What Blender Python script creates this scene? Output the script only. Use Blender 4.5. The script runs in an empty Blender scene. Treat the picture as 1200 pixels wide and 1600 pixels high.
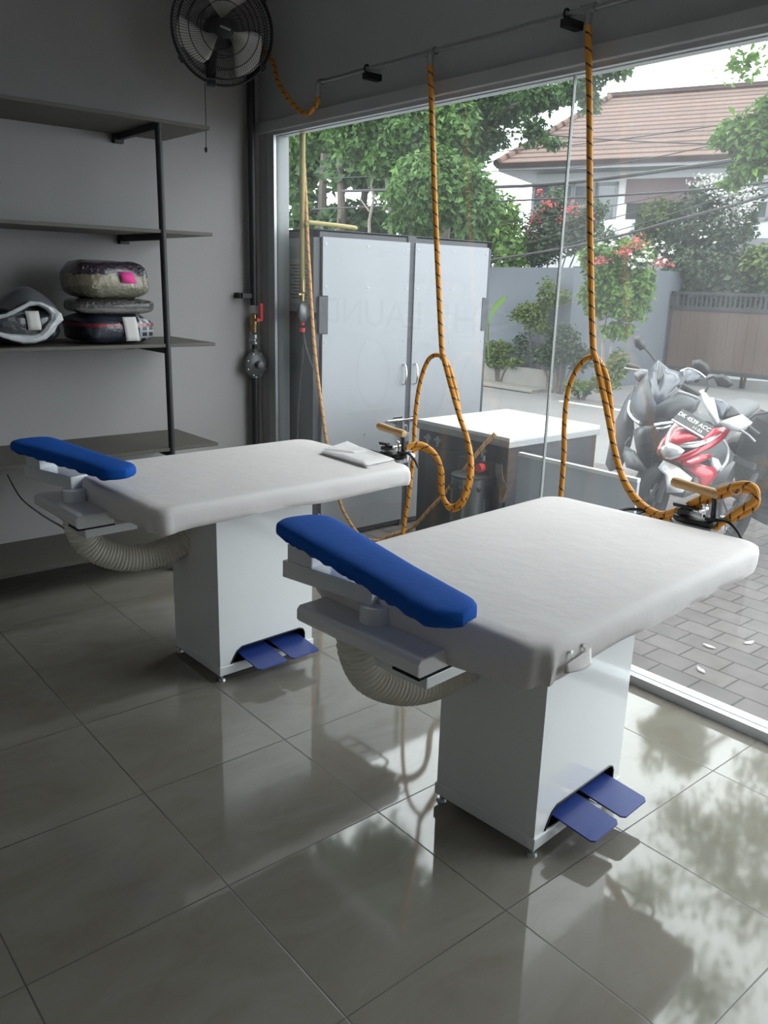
import bpy, bmesh, math, random
from mathutils import Vector, Matrix, noise, Euler
random.seed(7)
C = bpy.context.scene.collection
sc = bpy.context.scene
PI = math.pi

# ------------------------------------------------------------------ camera (1200 x 1600 frame)
FPX, YAW, PITCH, ROLL = 1284.5, 0.70366385, 0.27316333, 0.02854782
CAM = Vector((-1.03267, -2.508005, 1.804337))
def cam_axes():
    cy, sy, cp, sp = math.cos(YAW), math.sin(YAW), math.cos(PITCH), math.sin(PITCH)
    f = Vector((sy*cp, cy*cp, -sp)); r = Vector((cy, -sy, 0)); u = r.cross(f)
    c, s = math.cos(ROLL), math.sin(ROLL)
    return c*r + s*u, -s*r + c*u, f
AR, AU, AF = cam_axes()
def ray(px, py): return AR*((px-600)/FPX) + AU*(-(py-800)/FPX) + AF
def at_x(px, py, X): d = ray(px, py); return CAM + d*((X-CAM.x)/d.x)
def at_y(px, py, Y): d = ray(px, py); return CAM + d*((Y-CAM.y)/d.y)
def at_z(px, py, Z): d = ray(px, py); return CAM + d*((Z-CAM.z)/d.z)
cd = bpy.data.cameras.new('camera'); cam = bpy.data.objects.new('camera', cd); C.objects.link(cam)
M = Matrix((AR, AU, -AF)).transposed().to_4x4(); M.translation = CAM
cam.matrix_world = M
cd.sensor_fit = 'VERTICAL'; cd.sensor_height = 36.0; cd.lens = 36.0*FPX/1600; cd.clip_end = 200
sc.camera = cam

# ------------------------------------------------------------------ materials
def new_mat(name):
    m = bpy.data.materials.new(name); m.use_nodes = True
    return m, m.node_tree.nodes, m.node_tree.links, m.node_tree.nodes['Principled BSDF']
def mat(name, col, rough=.5, metal=0., spec=.5, noise_amt=0., noise_scale=8., bump=0., bump_scale=60., coat=0., alpha=1., trans=0., stretch=None):
    m, n, l, b = new_mat(name)
    b.inputs['Base Color'].default_value = (*col, 1); b.inputs['Roughness'].default_value = rough
    b.inputs['Metallic'].default_value = metal; b.inputs['Specular IOR Level'].default_value = spec
    b.inputs['Coat Weight'].default_value = coat; b.inputs['Coat Roughness'].default_value = .08
    tc = n.new('ShaderNodeTexCoord'); src = tc.outputs['Object']
    if stretch:
        mp = n.new('ShaderNodeMapping'); mp.inputs['Scale'].default_value = stretch; l.new(src, mp.inputs['Vector']); src = mp.outputs['Vector']
    if noise_amt:
        t = n.new('ShaderNodeTexNoise'); t.inputs['Scale'].default_value = noise_scale; t.inputs['Detail'].default_value = 5
        l.new(src, t.inputs['Vector'])
        r = n.new('ShaderNodeMix'); r.data_type = 'RGBA'
        lo = [max(0, c*(1-noise_amt)) for c in col]; hi = [min(1, c*(1+noise_amt)) for c in col]
        r.inputs['A'].default_value = (*lo, 1); r.inputs['B'].default_value = (*hi, 1)
        l.new(t.outputs['Fac'], r.inputs['Factor']); l.new(r.outputs['Result'], b.inputs['Base Color'])
    if bump:
        t2 = n.new('ShaderNodeTexNoise'); t2.inputs['Scale'].default_value = bump_scale; t2.inputs['Detail'].default_value = 4
        l.new(src, t2.inputs['Vector'])
        bp = n.new('ShaderNodeBump'); bp.inputs['Strength'].default_value = bump; bp.inputs['Distance'].default_value = .01
        l.new(t2.outputs['Fac'], bp.inputs['Height']); l.new(bp.outputs['Normal'], b.inputs['Normal'])
    return m
def math_node(n, l, op, a, b=None):
    x = n.new('ShaderNodeMath'); x.operation = op
    for i, v in enumerate((a, b)):
        if v is None: continue
        if isinstance(v, (int, float)): x.inputs[i].default_value = v
        else: l.new(v, x.inputs[i])
    return x.outputs[0]

def floor_material():
    m, n, l, b = new_mat('polished_floor_tile')
    tc = n.new('ShaderNodeTexCoord'); sp = n.new('ShaderNodeSeparateXYZ'); l.new(tc.outputs['Object'], sp.inputs[0])
    def line(o):
        q = math_node(n, l, 'DIVIDE', o, .6); f = math_node(n, l, 'FRACT', math_node(n, l, 'ADD', q, .5))
        return math_node(n, l, 'ABSOLUTE', math_node(n, l, 'SUBTRACT', f, .5)), math_node(n, l, 'FLOOR', math_node(n, l, 'ADD', q, 0.0))
    dx, ix = line(sp.outputs['X']); dy, iy = line(sp.outputs['Y'])
    d = math_node(n, l, 'MINIMUM', dx, dy)
    g = n.new('ShaderNodeMapRange'); g.inputs['From Min'].default_value = .0028; g.inputs['From Max'].default_value = .0048
    l.new(d, g.inputs['Value'])            # 0 in grout, 1 on tile
    cell = n.new('ShaderNodeCombineXYZ'); l.new(ix, cell.inputs[0]); l.new(iy, cell.inputs[1])
    wn = n.new('ShaderNodeTexWhiteNoise'); wn.noise_dimensions = '3D'; l.new(cell.outputs[0], wn.inputs['Vector'])
    sh = n.new('ShaderNodeVectorMath'); sh.operation = 'MULTIPLY_ADD'
    l.new(wn.outputs['Color'], sh.inputs[0]); sh.inputs[1].default_value = (9, 9, 9); l.new(tc.outputs['Object'], sh.inputs[2])
    mp = n.new('ShaderNodeMapping'); mp.inputs['Scale'].default_value = (1.6, 3.2, 1); mp.inputs['Rotation'].default_value = (0, 0, .5)
    l.new(sh.outputs[0], mp.inputs['Vector'])
    t = n.new('ShaderNodeTexNoise'); t.inputs['Scale'].default_value = 1.7; t.inputs['Detail'].default_value = 9; t.inputs['Roughness'].default_value = .62
    t.inputs['Distortion'].default_value = .7; l.new(mp.outputs[0], t.inputs['Vector'])
    cr = n.new('ShaderNodeValToRGB'); e = cr.color_ramp.elements
    e[0].position = .3; e[0].color = (.195, .175, .145, 1); e[1].position = .72; e[1].color = (.25, .235, .21, 1)
    x = e.new(.5); x.color = (.225, .208, .180, 1)
    l.new(t.outputs['Fac'], cr.inputs['Fac'])
    mx = n.new('ShaderNodeMix'); mx.data_type = 'RGBA'; mx.inputs['A'].default_value = (.06, .055, .05, 1)
    l.new(g.outputs[0], mx.inputs['Factor']); l.new(cr.outputs['Color'], mx.inputs['B']); l.new(mx.outputs['Result'], b.inputs['Base Color'])
    rr = n.new('ShaderNodeMapRange'); rr.inputs['To Min'].default_value = .55; rr.inputs['To Max'].default_value = .055
    l.new(g.outputs[0], rr.inputs['Value']); l.new(rr.outputs[0], b.inputs['Roughness'])
    b.inputs['Specular IOR Level'].default_value = .95
    t2 = n.new('ShaderNodeTexNoise'); t2.inputs['Scale'].default_value = 3.0; t2.inputs['Detail'].default_value = 1.5; l.new(sh.outputs[0], t2.inputs['Vector'])
    h = math_node(n, l, 'ADD', math_node(n, l, 'MULTIPLY', t2.outputs['Fac'], .22), math_node(n, l, 'MULTIPLY', g.outputs[0], .25))
    bp = n.new('ShaderNodeBump'); bp.inputs['Strength'].default_value = .25; bp.inputs['Distance'].default_value = .012
    l.new(h, bp.inputs['Height']); l.new(bp.outputs['Normal'], b.inputs['Normal'])
    return m
def brick_material(name, c1, c2, mortar, bw, rh, msize, rough, rot=0., bumpy=.4, spec=.3):
    m, n, l, b = new_mat(name)
    tc = n.new('ShaderNodeTexCoord'); mp = n.new('ShaderNodeMapping'); mp.inputs['Rotation'].default_value = (0, 0, rot); l.new(tc.outputs['Object'], mp.inputs['Vector'])
    br = n.new('ShaderNodeTexBrick'); br.inputs['Scale'].default_value = 1; br.inputs['Brick Width'].default_value = bw; br.inputs['Row Height'].default_value = rh
    br.inputs['Mortar Size'].default_value = msize; br.inputs['Color1'].default_value = (*c1, 1); br.inputs['Color2'].default_value = (*c2, 1); br.inputs['Mortar'].default_value = (*mortar, 1)
    l.new(mp.outputs[0], br.inputs['Vector'])
    t = n.new('ShaderNodeTexNoise'); t.inputs['Scale'].default_value = 9; t.inputs['Detail'].default_value = 6; l.new(tc.outputs['Object'], t.inputs['Vector'])
    mx = n.new('ShaderNodeMix'); mx.data_type = 'RGBA'; mx.blend_type = 'MULTIPLY'; mx.inputs['Factor'].default_value = .45
    l.new(br.outputs['Color'], mx.inputs['A'])
    cr = n.new('ShaderNodeValToRGB'); cr.color_ramp.elements[0].position = .3; cr.color_ramp.elements[0].color = (.45, .45, .42, 1); cr.color_ramp.elements[1].position = .7
    l.new(t.outputs['Fac'], cr.inputs['Fac']); l.new(cr.outputs['Color'], mx.inputs['B']); l.new(mx.outputs['Result'], b.inputs['Base Color'])
    b.inputs['Roughness'].default_value = rough; b.inputs['Specular IOR Level'].default_value = spec
    bp = n.new('ShaderNodeBump'); bp.inputs['Strength'].default_value = bumpy; bp.inputs['Distance'].default_value = .01; bp.invert = True
    l.new(br.outputs['Fac'], bp.inputs['Height']); l.new(bp.outputs['Normal'], b.inputs['Normal'])
    return m
def leaf_material(name, dark, light, trans=.35, rough=.5):
    m, n, l, b = new_mat(name)
    g = n.new('ShaderNodeNewGeometry'); cr = n.new('ShaderNodeValToRGB'); e = cr.color_ramp.elements
    e[0].color = (*dark, 1); e[1].color = (*light, 1); l.new(g.outputs['Random Per Island'], cr.inputs['Fac'])
    l.new(cr.outputs['Color'], b.inputs['Base Color']); b.inputs['Roughness'].default_value = rough; b.inputs['Specular IOR Level'].default_value = .25
    tr = n.new('ShaderNodeBsdfTranslucent'); l.new(cr.outputs['Color'], tr.inputs['Color'])
    mx = n.new('ShaderNodeMixShader'); mx.inputs['Fac'].default_value = trans
    l.new(b.outputs[0], mx.inputs[1]); l.new(tr.outputs[0], mx.inputs[2])
    l.new(mx.outputs[0], n['Material Output'].inputs['Surface'])
    return m
def glass_material(name, haze, tint=(.93, .96, .95)):
    m, n, l, b = new_mat(name); n.remove(b)
    tr = n.new('ShaderNodeBsdfTransparent'); tr.inputs['Color'].default_value = (*tint, 1)
    gl = n.new('ShaderNodeBsdfGlossy'); gl.inputs['Roughness'].default_value = .01; gl.inputs['Color'].default_value = (1, 1, 1, 1)
    lw = n.new('ShaderNodeLayerWeight'); lw.inputs['Blend'].default_value = .5
    fr = math_node(n, l, 'ADD', math_node(n, l, 'MULTIPLY', math_node(n, l, 'POWER', lw.outputs['Facing'], 5.0), .6), .03)
    mx = n.new('ShaderNodeMixShader'); l.new(fr, mx.inputs['Fac']); l.new(tr.outputs[0], mx.inputs[1]); l.new(gl.outputs[0], mx.inputs[2])
    # thin film of dust and water stains on the pane
    df = n.new('ShaderNodeBsdfTranslucent'); df.inputs['Color'].default_value = (.85, .87, .9, 1)
    tc = n.new('ShaderNodeTexCoord'); t = n.new('ShaderNodeTexNoise'); t.inputs['Scale'].default_value = 2.3; t.inputs['Detail'].default_value = 7; t.inputs['Roughness'].default_value = .6
    mp = n.new('ShaderNodeMapping'); mp.inputs['Scale'].default_value = (1, 1.6, .6); l.new(tc.outputs['Object'], mp.inputs['Vector']); l.new(mp.outputs[0], t.inputs['Vector'])
    r = n.new('ShaderNodeMapRange'); r.inputs['From Min'].default_value = .3; r.inputs['From Max'].default_value = .75
    r.inputs['To Min'].default_value = haze*.6; r.inputs['To Max'].default_value = haze*1.4; l.new(t.outputs['Fac'], r.inputs['Value'])
    m2 = n.new('ShaderNodeMixShader'); l.new(r.outputs[0], m2.inputs['Fac']); l.new(mx.outputs[0], m2.inputs[1]); l.new(df.outputs[0], m2.inputs[2])
    l.new(m2.outputs[0], n['Material Output'].inputs['Surface'])
    return m
def hose_material(name, base, fleck):
    m, n, l, b = new_mat(name)
    uv = n.new('ShaderNodeUVMap'); uv.uv_map = 'along'; sp = n.new('ShaderNodeSeparateXYZ'); l.new(uv.outputs[0], sp.inputs[0])
    # dark tracer threads winding round the braided cover
    s1 = math_node(n, l, 'FRACT', math_node(n, l, 'ADD', math_node(n, l, 'DIVIDE', sp.outputs['X'], .062), sp.outputs['Y']))
    s2 = math_node(n, l, 'FRACT', math_node(n, l, 'SUBTRACT', math_node(n, l, 'DIVIDE', sp.outputs['X'], .028), math_node(n, l, 'MULTIPLY', sp.outputs['Y'], 2.0)))
    f = math_node(n, l, 'MULTIPLY', math_node(n, l, 'LESS_THAN', s1, .15), math_node(n, l, 'LESS_THAN', s2, .9))
    mx = n.new('ShaderNodeMix'); mx.data_type = 'RGBA'; mx.inputs['A'].default_value = (*base, 1); mx.inputs['B'].default_value = (*fleck, 1)
    l.new(f, mx.inputs['Factor']); l.new(mx.outputs['Result'], b.inputs['Base Color'])
    b.inputs['Roughness'].default_value = .55
    return m
def band_material(name, bands, rough=.25, coat=1., bump=.6, scale=45):
    """colours stacked by height, like folded cloth layers under clear film: bands = [(z, colour), ...]"""
    m, n, l, b = new_mat(name)
    tc = n.new('ShaderNodeTexCoord'); sp = n.new('ShaderNodeSeparateXYZ'); l.new(tc.outputs['Generated'], sp.inputs[0])
    t = n.new('ShaderNodeTexNoise'); t.inputs['Scale'].default_value = 5; l.new(tc.outputs['Generated'], t.inputs['Vector'])
    z = math_node(n, l, 'ADD', sp.outputs['Z'], math_node(n, l, 'MULTIPLY', math_node(n, l, 'SUBTRACT', t.outputs['Fac'], .5), .25))
    cr = n.new('ShaderNodeValToRGB'); cr.color_ramp.interpolation = 'CONSTANT'; e = cr.color_ramp.elements
    while len(e) < len(bands): e.new(.5)
    for k, (p, c) in enumerate(bands): e[k].position = p; e[k].color = (*c, 1)
    l.new(z, cr.inputs['Fac']); l.new(cr.outputs['Color'], b.inputs['Base Color'])
    b.inputs['Roughness'].default_value = rough; b.inputs['Coat Weight'].default_value = coat; b.inputs['Coat Roughness'].default_value = .06
    t2 = n.new('ShaderNodeTexNoise'); t2.inputs['Scale'].default_value = scale; t2.inputs['Detail'].default_value = 3; l.new(tc.outputs['Object'], t2.inputs['Vector'])
    bp = n.new('ShaderNodeBump'); bp.inputs['Strength'].default_value = min(1, bump*1.8); bp.inputs['Distance'].default_value = .05
    l.new(t2.outputs['Fac'], bp.inputs['Height']); l.new(bp.outputs['Normal'], b.inputs['Coat Normal'])
    return m
def plaid_material(name):
    m, n, l, b = new_mat(name)
    tc = n.new('ShaderNodeTexCoord'); sp = n.new('ShaderNodeSeparateXYZ'); l.new(tc.outputs['Object'], sp.inputs[0])
    fx = math_node(n, l, 'LESS_THAN', math_node(n, l, 'FRACT', math_node(n, l, 'MULTIPLY', sp.outputs['X'], 22)), .35)
    fz = math_node(n, l, 'LESS_THAN', math_node(n, l, 'FRACT', math_node(n, l, 'MULTIPLY', sp.outputs['Z'], 30)), .35)
    right = math_node(n, l, 'GREATER_THAN', sp.outputs['X'], .09)
    f = math_node(n, l, 'MULTIPLY', math_node(n, l, 'MAXIMUM', fx, fz), right)
    mx = n.new('ShaderNodeMix'); mx.data_type = 'RGBA'; mx.inputs['A'].default_value = (.012, .016, .03, 1); mx.inputs['B'].default_value = (.35, .36, .38, 1)
    l.new(f, mx.inputs['Factor'])
    rd = math_node(n, l, 'MULTIPLY', math_node(n, l, 'GREATER_THAN', sp.outputs['Z'], .10), math_node(n, l, 'LESS_THAN', sp.outputs['Z'], .118))
    m2 = n.new('ShaderNodeMix'); m2.data_type = 'RGBA'; m2.inputs['B'].default_value = (.22, .02, .03, 1); l.new(rd, m2.inputs['Factor']); l.new(mx.outputs['Result'], m2.inputs['A'])
    l.new(m2.outputs['Result'], b.inputs['Base Color']); b.inputs['Roughness'].default_value = .35; b.inputs['Coat Weight'].default_value = .8
    t2 = n.new('ShaderNodeTexNoise'); t2.inputs['Scale'].default_value = 28; l.new(tc.outputs['Object'], t2.inputs['Vector'])
    bp = n.new('ShaderNodeBump'); bp.inputs['Strength'].default_value = .6; bp.inputs['Distance'].default_value = .02
    l.new(t2.outputs['Fac'], bp.inputs['Height']); l.new(bp.outputs['Normal'], b.inputs['Coat Normal'])
    return m

MT = {}
MT['floor'] = floor_material()
MT['wall'] = mat('painted_wall', (.32, .305, .305), .75, noise_amt=.05, noise_scale=3, bump=.05, bump_scale=120)
MT['wall_dark'] = mat('painted_beam', (.42, .425, .435), .6, noise_amt=.05, noise_scale=3)
MT['wall_plain'] = mat('painted_wall_white', (.62, .61, .60), .75, noise_amt=.04, noise_scale=3)
MT['ceiling'] = mat('ceiling_paint', (.74, .74, .73), .8)
MT['alu'] = mat('window_aluminium', (.62, .64, .66), .35, .55, noise_amt=.06, noise_scale=5)
MT['alu_out'] = mat('darkened_outer_aluminium', (.26, .27, .28), .5, .2, noise_amt=.06, noise_scale=5)  # outer jamb aluminium, darkened in colour to offset the strong sky light
MT['glass_a'] = glass_material('glass_left', .013)
MT['glass_b'] = glass_material('glass_right', .030)
MT['seal'] = mat('silicone_joint', (.5, .52, .52), .3)
MT['white_steel'] = mat('white_enamel_steel', (.70, .712, .73), .25, coat=.9, noise_amt=.03, noise_scale=4)
MT['cloth'] = mat('white_cotton_cover', (.69, .655, .655), .9, spec=.1, noise_amt=.03, noise_scale=6, bump=.35, bump_scale=9)
MT['towel'] = mat('white_towel', (.72, .69, .70), .95, spec=.1, bump=.3, bump_scale=240)
MT['blue_cloth'] = mat('blue_cotton_cover', (.008, .085, .40), .8, spec=.15, noise_amt=.12, noise_scale=10, bump=.15, bump_scale=30)
MT['blue_paint'] = mat('blue_painted_steel', (.02, .045, .22), .4, noise_amt=.1, noise_scale=12)
MT['black'] = mat('black_plastic', (.012, .012, .013), .45)
MT['black_metal'] = mat('black_painted_metal', (.014, .014, .016), .5, noise_amt=.2)
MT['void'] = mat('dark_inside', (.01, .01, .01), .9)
MT['duct'] = mat('grey_pvc_duct', (.66, .63, .56), .42, noise_amt=.08)
MT['shelf'] = mat('grey_brown_laminate', (.088, .080, .066), .5, noise_amt=.15, noise_scale=3, stretch=(1, 12, 12))
MT['chrome'] = mat('chrome', (.75, .75, .76), .15, 1.)
MT['steel'] = mat('galvanised_steel', (.38, .39, .40), .35, .8, noise_amt=.15, noise_scale=30)
MT['brass'] = mat('brass', (.34, .25, .12), .3, 1.)
MT['red'] = mat('red_plastic', (.6, .03, .03), .4)
MT['wood'] = mat('pale_wood', (.60, .36, .16), .45, noise_amt=.18, noise_scale=8, stretch=(14, 2, 14))
MT['hose'] = hose_material('orange_braided_hose', (.66, .275, .028), (.05, .025, .01))
MT['hose_dull'] = hose_material('dull_orange_hose', (.48, .24, .07), (.16, .08, .04))  # orange dulled in the base colour for hoses behind the glass
MT['pink'] = mat('pink_paper', (.85, .06, .32), .8)
MT['paper'] = mat('white_paper', (.62, .60, .58), .85, noise_amt=.05, noise_scale=20)
MT['bag'] = mat('white_plastic_bag', (.55, .56, .58), .35, coat=.3, bump=.4, bump_scale=18)
MT['bagfilm'] = mat('thin_grey_film', (.14, .145, .16), .3, coat=.5, bump=.5, bump_scale=12)
MT['dark_cloth'] = mat('dark_clothes_in_film', (.010, .013, .02), .3, coat=.8, noise_amt=.3, bump=.6, bump_scale=22)
MT['plaid'] = plaid_material('plaid_clothes_in_film')
MT['pack_mid'] = band_material('grey_clothes_in_film', [(0, (.20, .19, .18)), (.38, (.10, .095, .095)), (.6, (.045, .04, .04))])
MT['pack_top'] = band_material('folded_clothes_in_film', [(0, (.17, .16, .11)), (.33, (.26, .22, .15)), (.62, (.03, .015, .035)), (.8, (.05, .03, .05))], scale=26)
MT['fan_blade'] = mat('grey_metal_blade', (.78, .77, .74), .35, .35)
MT['regulator'] = mat('grey_cast_metal', (.12, .125, .13), .45, .4)
MT['locker'] = mat('zinc_sheet', (.255, .262, .282), .5, .2, noise_amt=.08, noise_scale=2.5)
MT['locker_frame'] = mat('dark_grey_frame', (.035, .038, .045), .5, noise_amt=.15)
MT['side_sheet'] = mat('side_sheet', (.42, .44, .48), .5, noise_amt=.08)
MT['yellow_pipe'] = mat('yellow_painted_pipe', (.27, .22, .07), .5, noise_amt=.15, noise_scale=20)
MT['boiler_top'] = mat('white_box_lid', (.55, .565, .58), .35)
MT['boiler'] = mat('dark_steel_panel', (.028, .03, .036), .3, .45, noise_amt=.25, noise_scale=3)
MT['panel'] = mat('blue_grey_board', (.33, .36, .42), .5, noise_amt=.08, noise_scale=3)
MT['paver'] = brick_material('concrete_pavers', (.105, .091, .092), (.132, .115, .114), (.038, .035, .031), .228, .165, .006, .8, rot=PI/2)
MT['asphalt'] = mat('worn_asphalt', (.135, .131, .131), .85, noise_amt=.18, noise_scale=1.5)
MT['kerb'] = mat('pale_kerb', (.16, .152, .138), .8, noise_amt=.2, noise_scale=6)
MT['paint_line'] = mat('road_paint', (.6, .6, .58), .7, noise_amt=.2, noise_scale=12)
MT['street_wall'] = mat('blue_grey_render', (.098, .108, .126), .85, noise_amt=.13, noise_scale=1.2)
MT['gate'] = mat('brown_board_gate', (.075, .050, .040), .7, noise_amt=.4, noise_scale=2.2, stretch=(1, 7, .4))
MT['gate_frame'] = mat('dark_gate_frame', (.022, .022, .025), .6)
MT['house'] = mat('white_render', (.62, .625, .64), .8, noise_amt=.04)
MT['roof'] = brick_material('red_brown_roof_tile', (.15, .088, .068), (.11, .068, .056), (.03, .018, .015), 30, .29, .05, .8, bumpy=.8)
MT['soffit'] = mat('grey_soffit', (.24, .24, .25), .8)
MT['pane_dark'] = mat('house_window_pane', (.10, .115, .13), .1, spec=.8)
MT['blind'] = mat('pink_blind', (.17, .12, .125), .8)
MT['dark_open'] = mat('dark_opening', (.03, .032, .035), .8)
MT['bark'] = mat('bark', (.075, .06, .05), .9, noise_amt=.35, noise_scale=12)
MT['bark_pale'] = mat('pale_branch', (.22, .19, .16), .9, noise_amt=.25, noise_scale=12)
MT['leaf_mid'] = leaf_material('mid_green_leaves', (.026, .068, .016), (.105, .20, .05))
MT['leaf_bright'] = leaf_material('bright_green_leaves', (.045, .11, .014), (.13, .23, .04))
MT['leaf_dark'] = leaf_material('dark_green_leaves', (.02, .05, .016), (.07, .135, .045))
MT['leaf_grey'] = leaf_material('grey_green_leaves', (.028, .050, .028), (.085, .125, .065))
MT['leaf_shrub'] = leaf_material('yellow_green_leaves', (.055, .09, .018), (.14, .19, .055))
MT['petal_pink'] = leaf_material('pink_petals', (.35, .04, .05), (.5, .14, .13))
MT['petal_white'] = leaf_material('white_petals', (.42, .42, .40), (.5, .5, .48))
MT['cable'] = mat('black_cable', (.012, .012, .013), .6)
MT['tyre'] = mat('tyre_rubber', (.015, .015, .016), .75)
MT['moto_black'] = mat('dark_grey_fairing', (.026, .028, .034), .45, coat=.12, noise_amt=.1)
MT['moto_screen'] = mat('smoked_screen', (.07, .078, .10), .3, coat=.15)
MT['dark_chrome'] = mat('dull_dark_steel', (.16, .165, .17), .25, .9)
MT['moto_red'] = mat('red_fairing', (.42, .012, .03), .28, coat=.6)
MT['moto_white'] = mat('white_fairing', (.62, .63, .65), .3, coat=.5)
MT['moto_grey'] = mat('grey_plastic', (.06, .062, .066), .5)
MT['lamp'] = mat('headlight_lens', (.55, .56, .58), .12, .3, coat=.8, noise_amt=.4, noise_scale=25)
MT['seat'] = mat('seat_vinyl_sky_sheen', (.30, .30, .29), .38)  # pale grey puts the sky's reflection on the seat into the colour
MT['plate'] = mat('number_plate_black', (.018, .018, .02), .45)
MT['plate_text'] = mat('plate_white', (.75, .75, .74), .5)
MT['vinyl'] = mat('frosted_vinyl', (.5, .5, .5), .6)
def faint():
    m, n, l, b = new_mat('frosted_letter_film'); n.remove(b)
    tr = n.new('ShaderNodeBsdfTransparent'); tr.inputs['Color'].default_value = (.984, .984, .984, 1)
    l.new(tr.outputs[0], n['Material Output'].inputs['Surface']); return m
MT['film'] = faint()

# ------------------------------------------------------------------ mesh helpers
class MB:
    def __init__(s): s.v = []; s.f = []; s.sm = []; s.uv = {}
    def add(s, verts, faces, smooth=False, T=None):
        o = len(s.v); s.v += [(T @ Vector(v)) if T else Vector(v) for v in verts]
        s.f += [tuple(i+o for i in f) for f in faces]; s.sm += [smooth]*len(faces); return s
    def box(s, lo, hi, T=None, ch=0.):
        (x0, y0, z0), (x1, y1, z1) = lo, hi
        if ch <= 0:
            return s.add([(x0,y0,z0),(x1,y0,z0),(x1,y1,z0),(x0,y1,z0),(x0,y0,z1),(x1,y0,z1),(x1,y1,z1),(x0,y1,z1)],
                  [(0,3,2,1),(4,5,6,7),(0,1,5,4),(1,2,6,5),(2,3,7,6),(3,0,4,7)], False, T)
        bm = bmesh.new(); bmesh.ops.create_cube(bm, size=1)
        for v in bm.verts: v.co = Vector(((x0+x1)/2+v.co.x*(x1-x0), (y0+y1)/2+v.co.y*(y1-y0), (z0+z1)/2+v.co.z*(z1-z0)))
        bmesh.ops.bevel(bm, geom=list(bm.edges), offset=ch, segments=2, profile=.6, affect='EDGES')
        return s.bm(bm, False, T)
    def bm(s, bm, smooth=False, T=None):
        bm.verts.index_update()
        s.add([v.co.copy() for v in bm.verts], [tuple(v.index for v in f.verts) for f in bm.faces], smooth, T); bm.free(); return s
    def rings(s, rings, closed=False, cap=True, smooth=True, T=None):
        n = len(rings[0]); vs = [p for r in rings for p in r]; fs = []
        R = len(rings)
        for i in range(R if closed else R-1):
            a, b = i*n, ((i+1) % R)*n
            for j in range(n): k = (j+1) % n; fs.append((a+j, a+k, b+k, b+j))
        if cap and not closed: fs.append(tuple(range(n-1, -1, -1))); fs.append(tuple((R-1)*n+j for j in range(n)))
        return s.add(vs, fs, smooth, T)
    def tube(s, pts, r, n=8, closed=False, cap=True, uv=False, T=None):
        pts = [Vector(p) for p in pts]; N = len(pts); rad = r if callable(r) else (lambda i: r[i] if isinstance(r, (list, tuple)) else r)
        t0 = (pts[1]-pts[0]).normalized(); a = Vector((0, 0, 1)) if abs(t0.z) < .9 else Vector((1, 0, 0)); nrm = (a - t0*a.dot(t0)).normalized()
        rings = []; L = 0; Ls = []
        for i in range(N):
            if closed: t = (pts[(i+1) % N]-pts[i-1]).normalized()
            else: t = (pts[min(i+1, N-1)]-pts[max(i-1, 0)]).normalized()
            nrm = (nrm - t*nrm.dot(t)); nrm = nrm.normalized() if nrm.length > 1e-6 else t.orthogonal().normalized()
            bn = t.cross(nrm)
            if i: L += (pts[i]-pts[i-1]).length
            Ls.append(L)
            rings.append([pts[i] + (nrm*math.cos(2*PI*j/n) + bn*math.sin(2*PI*j/n))*rad(i) for j in range(n)])
        f0 = len(s.f); s.rings(rings, closed, cap, True, T)
        if uv:
            for i in range(N-1):
                for j in range(n): s.uv[f0+i*n+j] = [(Ls[i], j/n), (Ls[i], (j+1)/n), (Ls[i+1], (j+1)/n), (Ls[i+1], j/n)]
        return s
    def cyl(s, a, b, r0, r1=None, n=20, T=None, cap=True): return s.tube([a, b], [r0, r0 if r1 is None else r1], n, T=T, cap=cap)
    def lathe(s, prof, n=24, T=None, smooth=True):
        return s.rings([[(r*math.cos(2*PI*j/n), r*math.sin(2*PI*j/n), z) for j in range(n)] for r, z in prof], False, True, smooth, T)
    def prism(s, poly, z0, z1, T=None):
        n = len(poly)
        return s.add([(x, y, z0) for x, y in poly]+[(x, y, z1) for x, y in poly],
            [tuple(range(n-1, -1, -1)), tuple(range(n, 2*n))]+[(i, (i+1) % n, n+(i+1) % n, n+i) for i in range(n)], False, T)
    def ellipsoid(s, c, r, n=16, m=10, T=None, e=1., ev=None):
        c = Vector(c); rg = []
        ev = e if ev is None else ev
        def pw(v): return math.copysign(abs(v)**e, v)
        def pv(v): return math.copysign(abs(v)**ev, v)
        for i in range(m+1):
            ph = -PI/2 + PI*min(max(i/m, .012), .988)
            rg.append([(c.x+r[0]*pv(math.cos(ph))*pw(math.cos(2*PI*j/n)), c.y+r[1]*pv(math.cos(ph))*pw(math.sin(2*PI*j/n)), c.z+r[2]*pv(math.sin(ph))) for j in range(n)])
        return s.rings(rg, False, True, True, T)
    def loft(s, secs, n=20, T=None, e=.75):
        """secs: (x, yc, zc, half_y, half_z) cross-sections in planes of constant x, superelliptic"""
        def pw(v): return math.copysign(abs(v)**e, v)
        return s.rings([[(x, yc+hy*pw(math.cos(2*PI*j/n)), zc+hz*pw(math.sin(2*PI*j/n))) for j in range(n)] for x, yc, zc, hy, hz in secs], False, True, True, T)
    def grid(s, fn, nu, nv, smooth=True, T=None):
        vs = [fn(i/nu, j/nv) for i in range(nu+1) for j in range(nv+1)]
        return s.add(vs, [(i*(nv+1)+j, (i+1)*(nv+1)+j, (i+1)*(nv+1)+j+1, i*(nv+1)+j+1) for i in range(nu) for j in range(nv)], smooth, T)
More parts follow.
